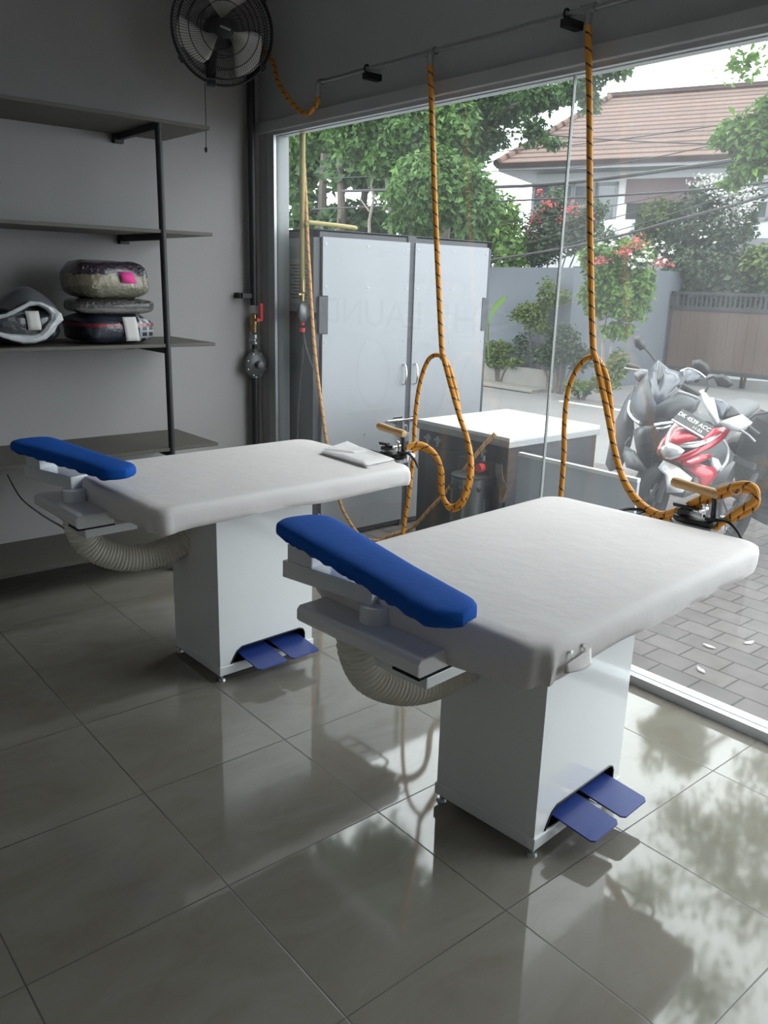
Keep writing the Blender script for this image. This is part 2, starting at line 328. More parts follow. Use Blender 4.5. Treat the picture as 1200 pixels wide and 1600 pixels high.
    def build(s, name, material, parent=None, bevel=0., solid=0., subsurf=0, sharp=35):
        me = bpy.data.meshes.new(name); me.from_pydata([tuple(v) for v in s.v], [], s.f); me.update()
        me.polygons.foreach_set('use_smooth', s.sm)
        if s.uv:
            ul = me.uv_layers.new(name='along')
            for fi, co in s.uv.items():
                p = me.polygons[fi]
                for k, li in enumerate(p.loop_indices): ul.data[li].uv = co[k]
        o = bpy.data.objects.new(name, me); C.objects.link(o)
        me.materials.append(MT[material] if isinstance(material, str) else material)
        if parent: o.parent = parent
        if any(s.sm):
            try: me.set_sharp_from_angle(angle=math.radians(sharp))
            except Exception: pass
        if solid: md = o.modifiers.new('thick', 'SOLIDIFY'); md.thickness = solid; md.offset = 0
        if bevel: md = o.modifiers.new('edge', 'BEVEL'); md.width = bevel; md.segments = 2; md.limit_method = 'ANGLE'
        if subsurf: md = o.modifiers.new('sub', 'SUBSURF'); md.levels = subsurf; md.render_levels = subsurf
        return o
def tag(o, label, cat, group=None, kind=None):
    o['label'] = label; o['category'] = cat
    if group: o['group'] = group
    if kind: o['kind'] = kind
    return o
def thing(name, label, cat, loc=(0, 0, 0), rz=0., group=None):
    o = bpy.data.objects.new(name, None); C.objects.link(o); o.location = loc; o.rotation_euler = (0, 0, rz); o.empty_display_size = .1
    return tag(o, label, cat, group)
def structure(o): o['kind'] = 'structure'; return o
def spline(pts, k=10, closed=False):
    pts = [Vector(p) for p in pts]; out = []; N = len(pts)
    for i in range(N if closed else N-1):
        if closed: p0, p1, p2, p3 = pts[i-1], pts[i], pts[(i+1) % N], pts[(i+2) % N]
        else: p0, p1, p2, p3 = pts[max(i-1, 0)], pts[i], pts[i+1], pts[min(i+2, N-1)]
        for j in range(k):
            t = j/k
            out.append(.5*((2*p1)+(p2-p0)*t+(2*p0-5*p1+4*p2-p3)*t*t+(3*p1-p0-3*p2+p3)*t**3))
    if not closed: out.append(pts[-1])
    return out
def frame_T(o, x, y, z=None):
    x = Vector(x).normalized(); y = Vector(y); z = x.cross(y).normalized(); y = z.cross(x)
    T = Matrix((x, y, z)).transposed().to_4x4(); T.translation = Vector(o); return T
def text(name, body, size, T, material, parent, depth=.0006, align='CENTER'):
    cu = bpy.data.curves.new(name, 'FONT'); cu.body = body; cu.size = size; cu.align_x = align; cu.align_y = 'CENTER'; cu.extrude = depth
    o = bpy.data.objects.new(name+'_tmp', cu); C.objects.link(o)
    dg = bpy.context.evaluated_depsgraph_get(); me = bpy.data.meshes.new_from_object(o.evaluated_get(dg)); bpy.data.objects.remove(o)
    me.transform(T); me.materials.clear(); me.materials.append(MT[material])
    q = bpy.data.objects.new(name, me); C.objects.link(q)
    if parent: q.parent = parent
    return q

# ------------------------------------------------------------------ the room
YB, XW, ZC = 2.68, 2.17, 3.75          # back wall, window wall, ceiling
GZ = -.08                              # ground outside
structure(MB().box((-3.3, -4.6, -.12), (2.26, YB, 0)).build('floor', 'floor'))
structure(MB().box((-3.3, YB, -.12), (2.3, YB+.15, ZC)).build('wall_back', 'wall'))
structure(MB().box((-3.45, -4.6, -.12), (-3.3, YB+.15, ZC)).build('wall_left', 'wall_plain'))
structure(MB().box((-3.45, -4.75, -.12), (2.3, -4.6, ZC)).build('wall_front', 'wall_plain'))
structure(MB().box((-3.45, -4.75, ZC), (2.3, YB+.15, ZC+.1)).build('ceiling', 'ceiling'))
w = MB(); w.box((XW-.005, -4.6, 2.80), (2.3, YB, ZC)); w.box((XW, 2.585, 0), (2.3, YB, 2.80)); w.box((XW, -4.6, 0), (2.3, -3.4, 2.80))
structure(w.build('wall_right', 'wall_dark'))
structure(MB().box((XW-.035, -4.6, 2.735), (2.3, YB, 2.80)).build('trim_1', 'wall_dark', bevel=.004))
win = bpy.data.objects.new('window_1', None); C.objects.link(win); structure(win)
f = MB(); f.box((XW, 2.503, 0), (XW+.02, 2.585, 2.735)); f.box((XW+.018, 2.508, 0), (XW+.03, 2.585, 2.735)); f.build('window_jamb', 'alu', win)
MB().box((XW+.026, 2.503, 0), (2.29, 2.585, 2.735)).build('window_jamb', 'alu_out', win)
f = MB(); f.box((XW, -3.4, 0), (XW+.035, 2.503, .045)); f.box((XW+.045, -3.4, 0), (XW+.10, 2.503, .045)); f.box((XW+.03, -3.4, 0), (XW+.05, 2.503, .036)); f.build('window_sill', 'alu', win)
f = MB(); f.box((XW-.002, -3.4, 2.715), (XW+.028, 2.503, 2.735)); f.box((XW+.048, -3.4, 2.715), (XW+.10, 2.503, 2.735)); f.build('window_header', 'alu', win)
f = MB(); f.box((XW+.008, -3.4, 0), (XW+.10, -3.34, 2.735)); f.build('window_jamb', 'alu', win)
YJ = .078                                # the butt joint between the two panes
MB().box((XW+.034, YJ+.004, .037), (XW+.044, 2.503, 2.734)).build('glass_pane', 'glass_a', win)
MB().box((XW+.034, -3.34, .037), (XW+.044, YJ-.004, 2.734)).build('glass_pane', 'glass_b', win)
MB().box((XW+.032, YJ-.004, .037), (XW+.046, YJ+.004, 2.734)).build('glass_joint', 'seal', win)
# lettering on the outer face of the left pane, seen from behind
xg = XW+.0455
T = Matrix.Translation((xg, 1.30, 1.61)) @ Matrix(((0, 0, 1, 0), (1.3, 0, 0, 0), (0, 1, 0, 0), (0, 0, 0, 1)))
tx = text('window_lettering', 'HE LAUND', .225, T, 'film', win, .0003)
for k, yc in enumerate((1.47, .98, .55)):
    m_ = MB(); n_ = 48
    ring = [[(xg, yc+r*.82*math.cos(2*PI*j/n_), 1.255+r*1.1*math.sin(2*PI*j/n_)) for j in range(n_)] for r in (.175, .2)]
    m_.add(ring[0]+ring[1], [(j, (j+1) % n_, n_+(j+1) % n_, n_+j) for j in range(n_)]).build('window_lettering', 'film', win)

# ------------------------------------------------------------------ shelving on the back wall
sh = thing('shelving_unit', 'grey-brown five-board shelving unit with black posts along the back wall', 'shelf', (0, YB, 0))
ZS = [2.615, 2.035, 1.395, .772, .165]; XR = 1.478
for z in ZS: MB().box((-1.6, -.585, z), (XR, -.004, z+.02), ch=.002).build('shelf_board', 'shelf', sh)
for xp in (1.165, -.75):
    MB().cyl((xp, -.575, .012), (xp, -.575, 2.61), .019, n=16).build('post', 'black_metal', sh)
    MB().cyl((xp, -.575, 0), (xp, -.575, .03), .03, n=16).build('post_foot', 'black_metal', sh)
    for z in ZS:
        b_ = MB(); b_.box((xp-.016, -.575, z-.036), (xp+.016, -.03, z-.001)); b_.box((xp-.028, -.045, z-.052), (xp+.028, -.004, z-.001)); b_.build('bracket', 'black_metal', sh)
def bundle(name, w, d, h, material, parent, e=.45, amp=.02, seed=0, n=40, m=18, loc=(0, 0, 0)):
    b = MB(); b.ellipsoid((0, 0, h/2), (w/2, d/2, h/2), n, m, e=e, ev=.55)
    for i, v in enumerate(b.v):
        q = noise.noise_vector(Vector((v.x*9+seed, v.y*9, v.z*14)))
        b.v[i] = v + Vector((q.x, q.y, q.z*.6))*amp*min(1, max(0, v.z/(h*.25)))
        b.v[i].z = max(b.v[i].z, 0)
        b.v[i] += Vector(loc)
    return b.build(name, material, parent)
zs3 = 1.415
p1 = thing('laundry_package', 'plaid clothes in clear film with a white label, bottom of the stack of three', 'laundry package', (.905, 2.325, zs3), .1, 'wrapped laundry on the shelf')
bundle('wrapped_clothes', .45, .40, .17, 'plaid', p1, seed=1, e=.42)
MB().grid(lambda u, v: (-.015+.085*u+.02*(v-.5), -.208-.004*math.sin(v*PI), .155-.135*v), 4, 6).build('paper_label', 'paper', p1, solid=.001)
p2 = thing('laundry_package', 'flat grey package of folded clothes between two other packages', 'laundry package', (.91, 2.325, zs3+.164), -.06, 'wrapped laundry on the shelf')
bundle('wrapped_clothes', .45, .40, .09, 'pack_mid', p2, seed=5, amp=.014, e=.4)
p3 = thing('laundry_package', 'plump beige and purple package with a pink note, topmost of the stack', 'laundry package', (.895, 2.33, zs3+.247), .16, 'wrapped laundry on the shelf')
bundle('wrapped_clothes', .42, .38, .215, 'pack_top', p3, e=.42, seed=9, amp=.026)
MB().grid(lambda u, v: (-.01+.085*u-.02*(.5-v), -.204-.003*math.sin(v*PI)+.012*(1-v), .155-.062*v), 2, 2).build('sticky_note', 'pink', p3, solid=.001)
bg = thing('dark_laundry_bundle', 'dark clothes in clear film with paper label inside the white bag', 'laundry package', (.37, 2.33, zs3+.012), 0)
bundle('wrapped_clothes', .44, .34, .20, 'dark_cloth', bg, seed=14)
MB().grid(lambda u, v: (.015+.07*u+.01*v, -.178-.004*math.sin(v*PI), .175-.10*v), 3, 4).build('paper_label', 'paper', bg, solid=.001)
wb = thing('plastic_bag', 'white plastic bag lying open around a dark bundle of clothes', 'bag', (.37, 2.33, zs3), 0)
Ob = Vector(wb.location)
op_o = [(-38, 500), (-15, 495), (10, 489), (30, 479), (47, 470), (64, 472), (82, 480), (96, 490), (99, 500), (90, 508), (85, 518), (72, 530), (55, 536), (36, 537), (16, 532), (-8, 524), (-38, 519)]
op_i = [(-38, 506), (-15, 502), (8, 497), (28, 488), (45, 479), (58, 477), (70, 483), (77, 490), (76, 499), (71, 507), (66, 514), (60, 520), (48, 523), (34, 523), (16, 522), (-8, 517), (-38, 514)]
No = len(op_o); rings = []
def bp(px, py, y): return at_y(px, py, y)-Ob
for k, (w_, yy, sc_) in enumerate(((1, 2.175, .985), (1, 2.15, 1.0), (.82, 2.135, 1), (.5, 2.13, 1), (.2, 2.14, 1), (0, 2.165, 1), (-.05, 2.20, 1))):
    rg = []
    for i in range(No):
        o, q = Vector(op_o[i]), Vector(op_i[i]); p = q.lerp(o, w_); c = Vector((36, 505)); p = c+(p-c)*sc_
        wv = noise.noise(Vector((i*.9, k*.7, 3)))*.010
        rg.append(bp(p.x, p.y, yy+wv))
    rings.append(rg)
for rg in rings:
    for v in rg: v.z = max(v.z, .002)
MB().rings(rings, False, False, False).build('bag_mouth', 'bag', wb, solid=.002)
back = [rings[0]]
for yy, kz, kx in ((2.24, 1.22, 1.0), (2.34, 1.42, .98), (2.44, 1.25, .92), (2.52, .75, .7), (2.54, .3, .4)):
    back.append([Vector((-.03+(v.x+.03)*kx, yy-Ob.y, max(.003, v.z*kz+noise.noise(Vector((v.x*9, yy*7, v.z*9)))*.02))) for v in rings[0]])
MB().rings(back, False, False, True).build('bag_skin', 'bagfilm', wb, solid=.002, subsurf=1)

# ------------------------------------------------------------------ wall fan
fn = thing('wall_fan', 'black wall fan with grey blades and a wire guard, high by the corner', 'fan', (1.636, 2.2, 3.178), math.radians(-20))
FT = Matrix.Rotation(math.radians(8), 4, 'X') @ Matrix.Rotation(PI/2, 4, 'X')      # local z -> -y (towards the room)
RF = .288
def fan_guard(zc, bulge, name, flip):
    g = MB()
    g.tube([(RF*math.cos(2*PI*j/64), RF*math.sin(2*PI*j/64), zc) for j in range(64)], .0065, 8, closed=True, T=FT)
    def prof(t): return RF*(1-t), zc+bulge*math.sin(min(1, t*1.5)*PI/2)
    for t in (.12, .30, .52): 
        r, z = prof(t); g.tube([(r*math.cos(2*PI*j/48), r*math.sin(2*PI*j/48), z) for j in range(48)], .0026, 5, closed=True, T=FT)
    for k in range(100):
        a = 2*PI*k/100; sw = .35
        g.tube([(lambda r, z, b: (r*math.cos(b), r*math.sin(b), z))(*prof(t), a+sw*flip*t) for t in (0, .07, .2, .4, .6, .8)], .0012, 4, T=FT)
    return g.build(name, 'black_metal', fn)
fan_guard(.012, .075, 'front_guard', 1); fan_guard(-.012, -.07, 'rear_guard', -1)
for a in (-.9, -2.2, .9, 2.2):
    MB().box((-.02, -.008, -.022), (.02, .016, .022), T=FT @ Matrix.Rotation(a, 4, 'Z') @ Matrix.Translation((0, RF, 0))).build('guard_clip', 'black', fn)
h = MB(); h.lathe([(.001, .098), (.04, .096), (.054, .09), (.056, .07), (.056, .05)], 28, T=FT); h.build('hub_cap', 'black', fn)
MB().box((-.03, -.006, .097), (.03, .006, .0995), T=FT @ Matrix.Rotation(-.25, 4, 'Z')).build('hub_badge', 'steel', fn)
for k in range(3):
    a0 = math.radians(97+120*k)
    def bl(u, v, a0=a0):
        r = .05+.215*u; wd = (.30+.55*math.sin(u*PI*.62)**1.0); th = a0+(v-.5)*wd*1.45-.25*u
        rr = r*(1-.06*(2*v-1)**2) - .03*u*(v if v > .5 else 0)
        return (rr*math.cos(th), rr*math.sin(th), .01+(v-.5)*.075*(1-.25*u))
    MB().grid(bl, 10, 8, T=FT).build('blade', 'fan_blade', fn, solid=.002)
h = MB(); h.lathe([(.03, .05), (.035, .0), (.035, -.06), (.085, -.075), (.095, -.11), (.09, -.2), (.06, -.24), (.02, -.245)], 24, T=FT); h.build('motor_housing', 'black', fn)
h = MB(); h.tube([(0, .20, .02), (0, .30, -.02), (0, .40, -.10), (0, .49, -.12)], .022, 10); h.box((-.03, .475, -.16), (.03, .490, -.06)); h.build('wall_bracket', 'black', fn)
MB().box((-.10, -.035, -.305), (-.05, .02, -.272), ch=.006).build('switch_box', 'black', fn)
pc = MB(); fi = Matrix.Rotation(math.radians(20), 3, 'Z'); top = fi @ (at_y(320, 130, 2.17)-Vector(fn.location)); bot = fi @ (at_y(322, 234, 2.15)-Vector(fn.location))
pc.tube(spline([top, top.lerp(bot, .5)+Vector((.002, 0, 0)), bot], 6), .0022, 6); pc.build('pull_cord', 'black', fn)
MB().ellipsoid(bot, (.009, .009, .016), 10, 8).build('cord_pull', 'black', fn)

# ------------------------------------------------------------------ gas pipe with valve and regulator on the back wall
gp = thing('gas_pipe', 'black vertical gas pipe with red-handled valve and round regulator in the corner', 'pipe', (2.068, 2.615, 0))
MB().cyl((0, 0, 0), (0, 0, 1.12), .027, n=16).build('pipe_section', 'black_metal', gp)
u = MB(); u.cyl((0, 0, 1.62), (0, 0, 3.09), .0265, n=16); u.tube(spline([(0, 0, 3.06), (0, 0, 3.10), (.02, -.005, 3.115), (.06, -.012, 3.118)], 5), .026, 12); u.build('pipe_section', 'black_metal', gp)
MB().cyl((0, 0, 1.28), (0, 0, 1.36), .018, n=14).build('pipe_section', 'black_metal', gp)
u = MB(); u.box((-.11, -.012, 1.668), (.0, .012, 1.70)); u.box((-.115, -.012, 1.665), (-.095, .062, 1.703)); u.build('pipe_clip', 'black_metal', gp)
u = MB(); u.lathe([(.015, 1.43), (.024, 1.435), (.025, 1.47), (.029, 1.49), (.029, 1.53), (.024, 1.56), (.015, 1.565)], 12); u.cyl((.0, -.02, 1.52), (0, -.05, 1.52), .01, n=10); u.build('valve_body', 'brass', gp)
u = MB(); u.box((-.012, -.062, 1.515), (.034, -.046, 1.535)); u.box((.012, -.066, 1.53), (.036, -.05, 1.635), ch=.003); u.build('valve_handle', 'red', gp)
u = MB(); u.lathe([(.012, 1.35), (.027, 1.355), (.027, 1.37), (.016, 1.375), (.016, 1.39), (.026, 1.395), (.026, 1.42), (.014, 1.43)], 12); u.build('pipe_union', 'steel', gp)
MB().lathe([(.02, 1.10), (.025, 1.105), (.025, 1.135), (.018, 1.14)], 12).build('pipe_union', 'steel', gp)
RT = Matrix.Translation((.004, -.01, 1.212)) @ Matrix.Rotation(PI/2, 4, 'X')
u = MB(); u.lathe([(.03, -.035), (.06, -.03), (.088, -.012), (.092, -.006), (.092, .006), (.088, .012), (.06, .028), (.03, .034), (.029, .075), (.02, .08), (.001, .08)], 32, T=RT)
u.cyl((0, 0, 1.27), (0, 0, 1.32), .024, n=14); u.cyl((0, 0, 1.12), (0, 0, 1.16), .024, n=14); u.build('regulator', 'regulator', gp)
for k in range(8):
    a = PI/8+k*PI/4; MB().cyl((.079*math.cos(a), .079*math.sin(a), .008), (.079*math.cos(a), .079*math.sin(a), .022), .005, n=8, T=RT).build('regulator_bolt', 'steel', gp)

# ------------------------------------------------------------------ steam pipe over the window, hoses
XP, ZP = 2.085, 2.925
sp_ = thing('steam_pipe', 'galvanised steam pipe running along the beam above the window', 'pipe', (XP, 0, ZP))
MB().cyl((0, 1.86, 0), (0, -3.3, 0), .0125, n=14).build('pipe_run', 'steel', sp_)
u = MB(); u.tube(spline([(0, 1.84, 0), (0, 1.87, 0), (0, 1.882, -.015), (0, 1.882, -.05)], 5), .018, 12); u.cyl((0, 1.882, -.045), (0, 1.882, -.075), .0165, n=8); u.build('pipe_elbow', 'steel', sp_)
for yt in (.905, -.065):
    u = MB(); u.cyl((0, yt-.035, 0), (0, yt+.035, 0), .0185, n=14); u.cyl((0, yt, 0), (0, yt, -.04), .0175, n=12); u.cyl((0, yt, -.035), (0, yt, -.062), .0165, n=8); u.build('pipe_tee', 'steel', sp_)
for yt in (1.415, .05):
    u = MB(); u.tube(spline([(.0, yt, -.02), (-.018, yt, -.008), (-.018, yt, .012), (.0, yt, .022), (.014, yt, .012)], 5), .005, 6); u.box((-.022, yt-.03, -.05), (.08, yt+.015, -.018)); u.build('pipe_hanger', 'black', sp_)

def hose(name, pts, r, label, material='hose', k=12, extra=()):
    root = thing(name, label, 'hose', pts[0], 0, 'orange hoses'); o = Vector(pts[0])
    MB().tube([p-o for p in spline(pts, k)], r, 10, uv=True).build('hose_line', material, root)
    for ex, nm, mt, rr in extra:
        MB().tube([Vector(p)-o for p in spline(ex, k)], rr, 10, uv=(mt.startswith('hose'))).build(nm, mt, root)
    return root
R_ = .0145
hose('steam_hose', [at_x(410, 74, 2.162)]+[at_x(p[0], p[1], 2.075)+Vector((dx, 0, 0)) for p, dx in (((420, 95), .03), ((437, 130), -.01), ((460, 163), -.012), ((480, 178), -.01), ((491, 168), 0))]+[Vector((XP, 1.884, ZP-.10)), Vector((XP, 1.882, ZP-.07))], .0135,
     'short orange hose sagging from behind the fan to the end of the steam pipe')
# middle hose: drop, tied loop, return line to the floor, pair of lines to the far iron
zt = ZP-.055
drop = [Vector((XP, .905, zt)), at_x(675, 180, 2.085), at_x(681, 350, 2.08), at_x(690, 540, 2.07), at_x(693, 558, 2.07), at_x(704, 600, 2.07), at_x(718, 650, 2.06)]
ir1 = [at_x(718, 650, 2.06), at_x(731, 690, 2.05), at_x(735, 735, 2.04), at_x(722, 780, 2.02), at_x(703, 791, 2.0), at_x(690, 770, 1.96), at_x(688, 730, 1.92), at_x(678, 708, 1.88), at_x(660, 695, 1.83), at_x(643, 696, 1.78), at_x(630, 707, 1.735)]
loop1 = [at_x(718, 650, 2.07), at_x(712, 610, 2.085), at_x(700, 570, 2.09), at_x(686, 555, 2.09), at_x(669, 563, 2.09), at_x(656, 600, 2.09), at_x(649, 650, 2.09), at_x(646, 710, 2.09), at_x(639, 770, 2.09), at_x(629, 835, 2.09)]
e1 = loop1[-1]; loop1 += [Vector((2.08, e1.y+.03, .18)), Vector((2.05, e1.y+.12, .02)), Vector((1.98, e1.y+.3, .017))]
ir1b = [p+Vector((.012, 0, -.021)) for p in ir1[:-1]]+[ir1[-1]+Vector((.0, .005, -.018))]
tie = lambda P: [P+Vector((0, .02*math.cos(a), .02*math.sin(a))) for a in [2*PI*i/10 for i in range(11)]]
hose('steam_hose', drop+ir1[1:], R_, 'orange hose hanging from the pipe and looping down to the iron on the far table',
     extra=[(loop1, 'hose_line', 'hose', .0125), (ir1b[0:], 'hose_line', 'hose', .0125), (tie(at_x(691, 557, 2.08)), 'cable_tie', 'plate_text', .0025)])
# near hose
drop2 = [Vector((XP, -.065, zt)), at_x(921, 160, 2.085), at_x(922, 350, 2.08), at_x(926, 530, 2.07), at_x(932, 565, 2.07), at_x(944, 620, 2.06), at_x(952, 660, 2.05), at_x(962, 710, 2.03), at_x(975, 750, 2.0), at_x(1000, 785, 1.97), at_x(1030, 803, 1.93)]
ir2 = [at_x(1055, 799, 1.90), at_x(1090, 782, 1.89), at_x(1130, 765, 1.89), at_x(1163, 757, 1.89), at_x(1180, 765, 1.90), at_x(1178, 783, 1.90), at_x(1155, 798, 1.89), at_x(1122, 822, 1.88)]
loop2 = [at_x(958, 690, 2.055), at_x(955, 640, 2.075), at_x(948, 590, 2.085), at_x(935, 563, 2.09), at_x(921, 558, 2.09), at_x(903, 574, 2.09), at_x(888, 610, 2.09), at_x(882, 660, 2.09), at_x(881, 710, 2.09), at_x(876, 775, 2.09)]
e2 = loop2[-1]; loop2 += [Vector((2.09, e2.y+.01, .4)), Vector((2.06, e2.y+.05, .06)), Vector((2.0, e2.y+.15, .017)), Vector((1.9, e2.y+.3, .017))]
ir2b = [at_x(958, 690, 2.055)]+[p+Vector((.012, .0, -.022)) for p in drop2[7:]]+[p+Vector((.014, 0, -.022)) for p in ir2[:-1]]+[ir2[-1]+Vector((.0, .01, -.012))]
hose('steam_hose', drop2+ir2, R_, 'orange hose dropping from the pipe and coiling to the iron on the near table',
     extra=[(loop2, 'hose_line', 'hose', .0125), (ir2b, 'hose_line', 'hose', .0125), (tie(at_x(933, 565, 2.08)), 'cable_tie', 'plate_text', .0025), (tie(at_x(1150, 764, 1.89)), 'cable_tie', 'plate_text', .0025)])

# ------------------------------------------------------------------ ironing tables
TW, TD, TZ = 1.387, .931, .940
def outline(W, D, r, n=48):
    pts = []
    for k, (cx, cy) in enumerate(((W/2-r, D/2-r), (-W/2+r, D/2-r), (-W/2+r, -D/2+r), (W/2-r, -D/2+r))):
        for i in range(n//4+1):
            a = k*PI/2 + (PI/2)*i/(n//4); pts.append(Vector((cx+r*math.cos(a), cy+r*math.sin(a), 0)))
        nx = ((-W/2+r, D/2), (-W/2, -D/2+r), (W/2-r, -D/2), (W/2, D/2-r))[k]; st = pts[-1]
        for i in range(1, 24): pts.append(st.lerp(Vector((*nx, 0)), i/24))
    return pts
def cloth_top(seed, drop=.092, sag_left=.045):
    r = .085; base = outline(TW, TD, r); N = len(base); m = MB(); rings = []
    def corner(p):      # 1 close to a rounded corner
        dx = TW/2-abs(p.x); dy = TD/2-abs(p.y); return math.exp(-((dx+dy)/.13)**2)
    arc = [0.]
    for i in range(1, N): arc.append(arc[-1]+(base[i]-base[i-1]).length)
    for s in (.04, .2, .4, .6, .78, .9): rings.append([(p.x*s, p.y*s, TZ+.0015*noise.noise(Vector((p.x*s*5, p.y*s*5, seed)))) for p in base])
    def off(ins, dz, fold):
        out = []
        for i, p in enumerate(base):
            q = Vector((p.x*(1-2*ins/TW), p.y*(1-2*ins/TD), 0)); nrm = Vector((p.x/TW, p.y/TD, 0)).normalized()
            c = corner(p); wv = noise.noise(Vector((arc[i]*7, seed, dz*8)))*.006*fold
            wv += math.sin(arc[i]*95+math.sin(arc[i]*23+seed)*2)*.009*fold*c
            low = sag_left*min(1, max(0, (-TW/2+.26-p.x)/.24))**1.5*min(1, fold)*max(.3, .75+.45*math.sin(p.y*5+seed))
            out.append((q.x+nrm.x*wv, q.y+nrm.y*wv, TZ+dz-low*abs(dz)/drop+noise.noise(Vector((arc[i]*5, 3+seed, 0)))*.008*fold*(1 if dz < -.05 else 0)))
        return out
    for ins, dz, fo in ((.03, -.0005, 0), (.014, -.005, .1), (.004, -.014, .3), (0, -.03, .6), (0, -.05, .9), (.002, -.07, 1.1), (.008, -drop, 1.3), (.03, -drop-.006, 1.4), (.07, -drop+.012, .5)):
        rings.append(off(ins, dz, fo))
    m.rings(rings, False, True, True)
    return m
def corrugated(path, r, parent, name='flexible_duct'):
    P = spline(path, 60); L = 0; rad = []
    for i, p in enumerate(P):
        if i: L += (p-P[i-1]).length
        rad.append(r*(1+.055*math.sin(L*2*PI/.0155)))
    # resample so that every rib gets enough rings
    m = MB(); m.tube(P, rad, 28); return m.build(name, 'duct', parent)
def ironing_table(cx, cy, rz, label, plate, post, arm, board, seed, pins, dx=0):
    t = thing('ironing_table', label, 'ironing table', (cx, cy, 0), rz, 'vacuum ironing tables')
    cloth_top(seed).build('table_cover', 'cloth', t, sharp=60)
    MB().box((-TW/2+.03, -TD/2+.03, .862), (TW/2-.03, TD/2-.03, .915)).build('table_pan', 'white_steel', t)
    ox, oy, hx, hy = -.034+dx, -.02, .2675, .2185
    pl = MB(); pl.box((ox-hx, oy-hy, .03), (ox+hx, oy+hy, .075)); pl.build('plinth', 'white_steel', t, bevel=.003)
    for sx in (-1, 1):
        for sy in (-1, 1):
            u = MB(); u.cyl((ox+sx*(hx-.02), oy+sy*(hy-.02), 0), (ox+sx*(hx-.02), oy+sy*(hy-.02), .012), .02, .016, 14); u.cyl((ox+sx*(hx-.02), oy+sy*(hy-.02), .01), (ox+sx*(hx-.02), oy+sy*(hy-.02), .034), .008, n=10); u.build('leveling_foot', 'steel', t)
    bx, by, z0, z1 = hx-.006, hy-.006, .075, .868
    x0, x1, y0, y1 = ox-bx, ox+bx, oy-by, oy+by
    pd = MB(); pd.add([(x0,y0,z0),(x1,y0,z0),(x1,y1,z0),(x0,y1,z0),(x0,y0,z1),(x1,y0,z1),(x1,y1,z1),(x0,y1,z1)], [(4,5,6,7),(1,2,6,5),(2,3,7,6),(3,0,4,7)])
    a0, a1, zh = ox-.185, ox+.215, z0+.072
    poly = [(x0, z0), (a0-.02, z0), (a0-.004, z0+.03), (a0+.014, zh-.016), (a0+.04, zh), (a1-.03, zh+.004), (a1-.008, zh-.006), (a1, zh-.026), (a1, z0), (x1, z0), (x1, z1), (x0, z1)]
    pd.add([(x, y0, z) for x, z in poly], [tuple(range(len(poly)))])
    pd.build('pedestal', 'white_steel', t)
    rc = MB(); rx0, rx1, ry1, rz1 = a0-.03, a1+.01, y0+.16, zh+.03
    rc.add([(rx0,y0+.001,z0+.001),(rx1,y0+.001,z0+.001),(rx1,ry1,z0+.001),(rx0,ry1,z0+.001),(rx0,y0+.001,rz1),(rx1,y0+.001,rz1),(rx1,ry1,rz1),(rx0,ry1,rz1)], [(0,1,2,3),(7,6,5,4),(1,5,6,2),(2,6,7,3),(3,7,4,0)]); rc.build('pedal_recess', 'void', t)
    tr = MB(); tr.tube([(a0-.02, y0-.001, z0+.002), (a0-.004, y0-.001, z0+.03), (a0+.014, y0-.001, zh-.016), (a0+.04, y0-.001, zh), (a1-.03, y0-.001, zh+.004), (a1-.008, y0-.001, zh-.006), (a1, y0-.001, zh-.026), (a1, y0-.001, z0+.002)], .0035, 6); tr.build('recess_edging', 'black', t)
    for pa, pb in ((a0+.035, a0+.195), (a0+.222, a0+.382)):
        P = MB(); yi, yo, zi, zo = y0+.06, y0-.152, .112, .088
        pg = [(pa, yi), (pb, yi), (pb, yo+.012), (pb-.014, yo), (pa+.014, yo), (pa, yo+.012)]
        n_ = len(pg); zz = lambda y: zi+(zo-zi)*(yi-y)/(yi-yo)
        P.add([(x, y, zz(y)) for x, y in pg]+[(x, y, zz(y)-.006) for x, y in pg], [tuple(range(n_-1, -1, -1)), tuple(range(n_, 2*n_))]+[(i, (i+1) % n_, n_+(i+1) % n_, n_+i) for i in range(n_)])
        P.build('foot_pedal', 'blue_paint', t)
    MB().box((a0+.2, y0-.07, .082), (a0+.218, y0+.10, .094)).build('pedal_lever', 'steel', t)
    # swivelling sleeve board on its two-armed bracket, vacuum duct below
    (px0, px1, py0, py1, pz) = plate
    cm = MB(); prof = [(px0, pz-.012), (px0+.012, pz), (px1, pz), (px1, pz-.055), (px0+.01, pz-.055), (px0, pz-.045)]
    n_ = len(prof); cm.add([(x, py0, z) for x, z in prof]+[(x, py1, z) for x, z in prof], [tuple(range(n_)), tuple(range(2*n_-1, n_-1, -1))]+[(n_+i, n_+(i+1) % n_, (i+1) % n_, i) for i in range(n_)])
    cm.build('bracket_plate', 'white_steel', t, bevel=.004)
    lb = MB(); lb.box((px0+.035, py0-.002, pz-.096), (px1+.10, py0+.20, pz-.060)); lb.build('bracket_base', 'white_steel', t, bevel=.003)
    MB().box((px0+.005, py0-.001, pz-.0605), (px1, py0+.1, pz-.0545)).build('bracket_slot', 'void', t)
    MB().cyl((*post, pz-.002), (*post, pz+.052), .052, n=32).build('swivel_post', 'white_steel', t)
    A, B = Vector((*arm[0], 0)), Vector((*arm[1], 0)); d = (B-A).normalized(); az = pz+.05
    AT = frame_T((A.x, A.y, az), d, Vector((-d.y, d.x, 0)))
    L = (B-A).length
    MB().box((-.01, -.052, 0), (L+.01, .052, .056), T=AT).build('swing_arm', 'white_steel', t, bevel=.003)
    bz = az+.056+.052
    up = MB(); up.box((L-.11, -.045, .054), (L-.005, .045, .054+.058), T=AT); up.build('board_post', 'white_steel', t, bevel=.003)
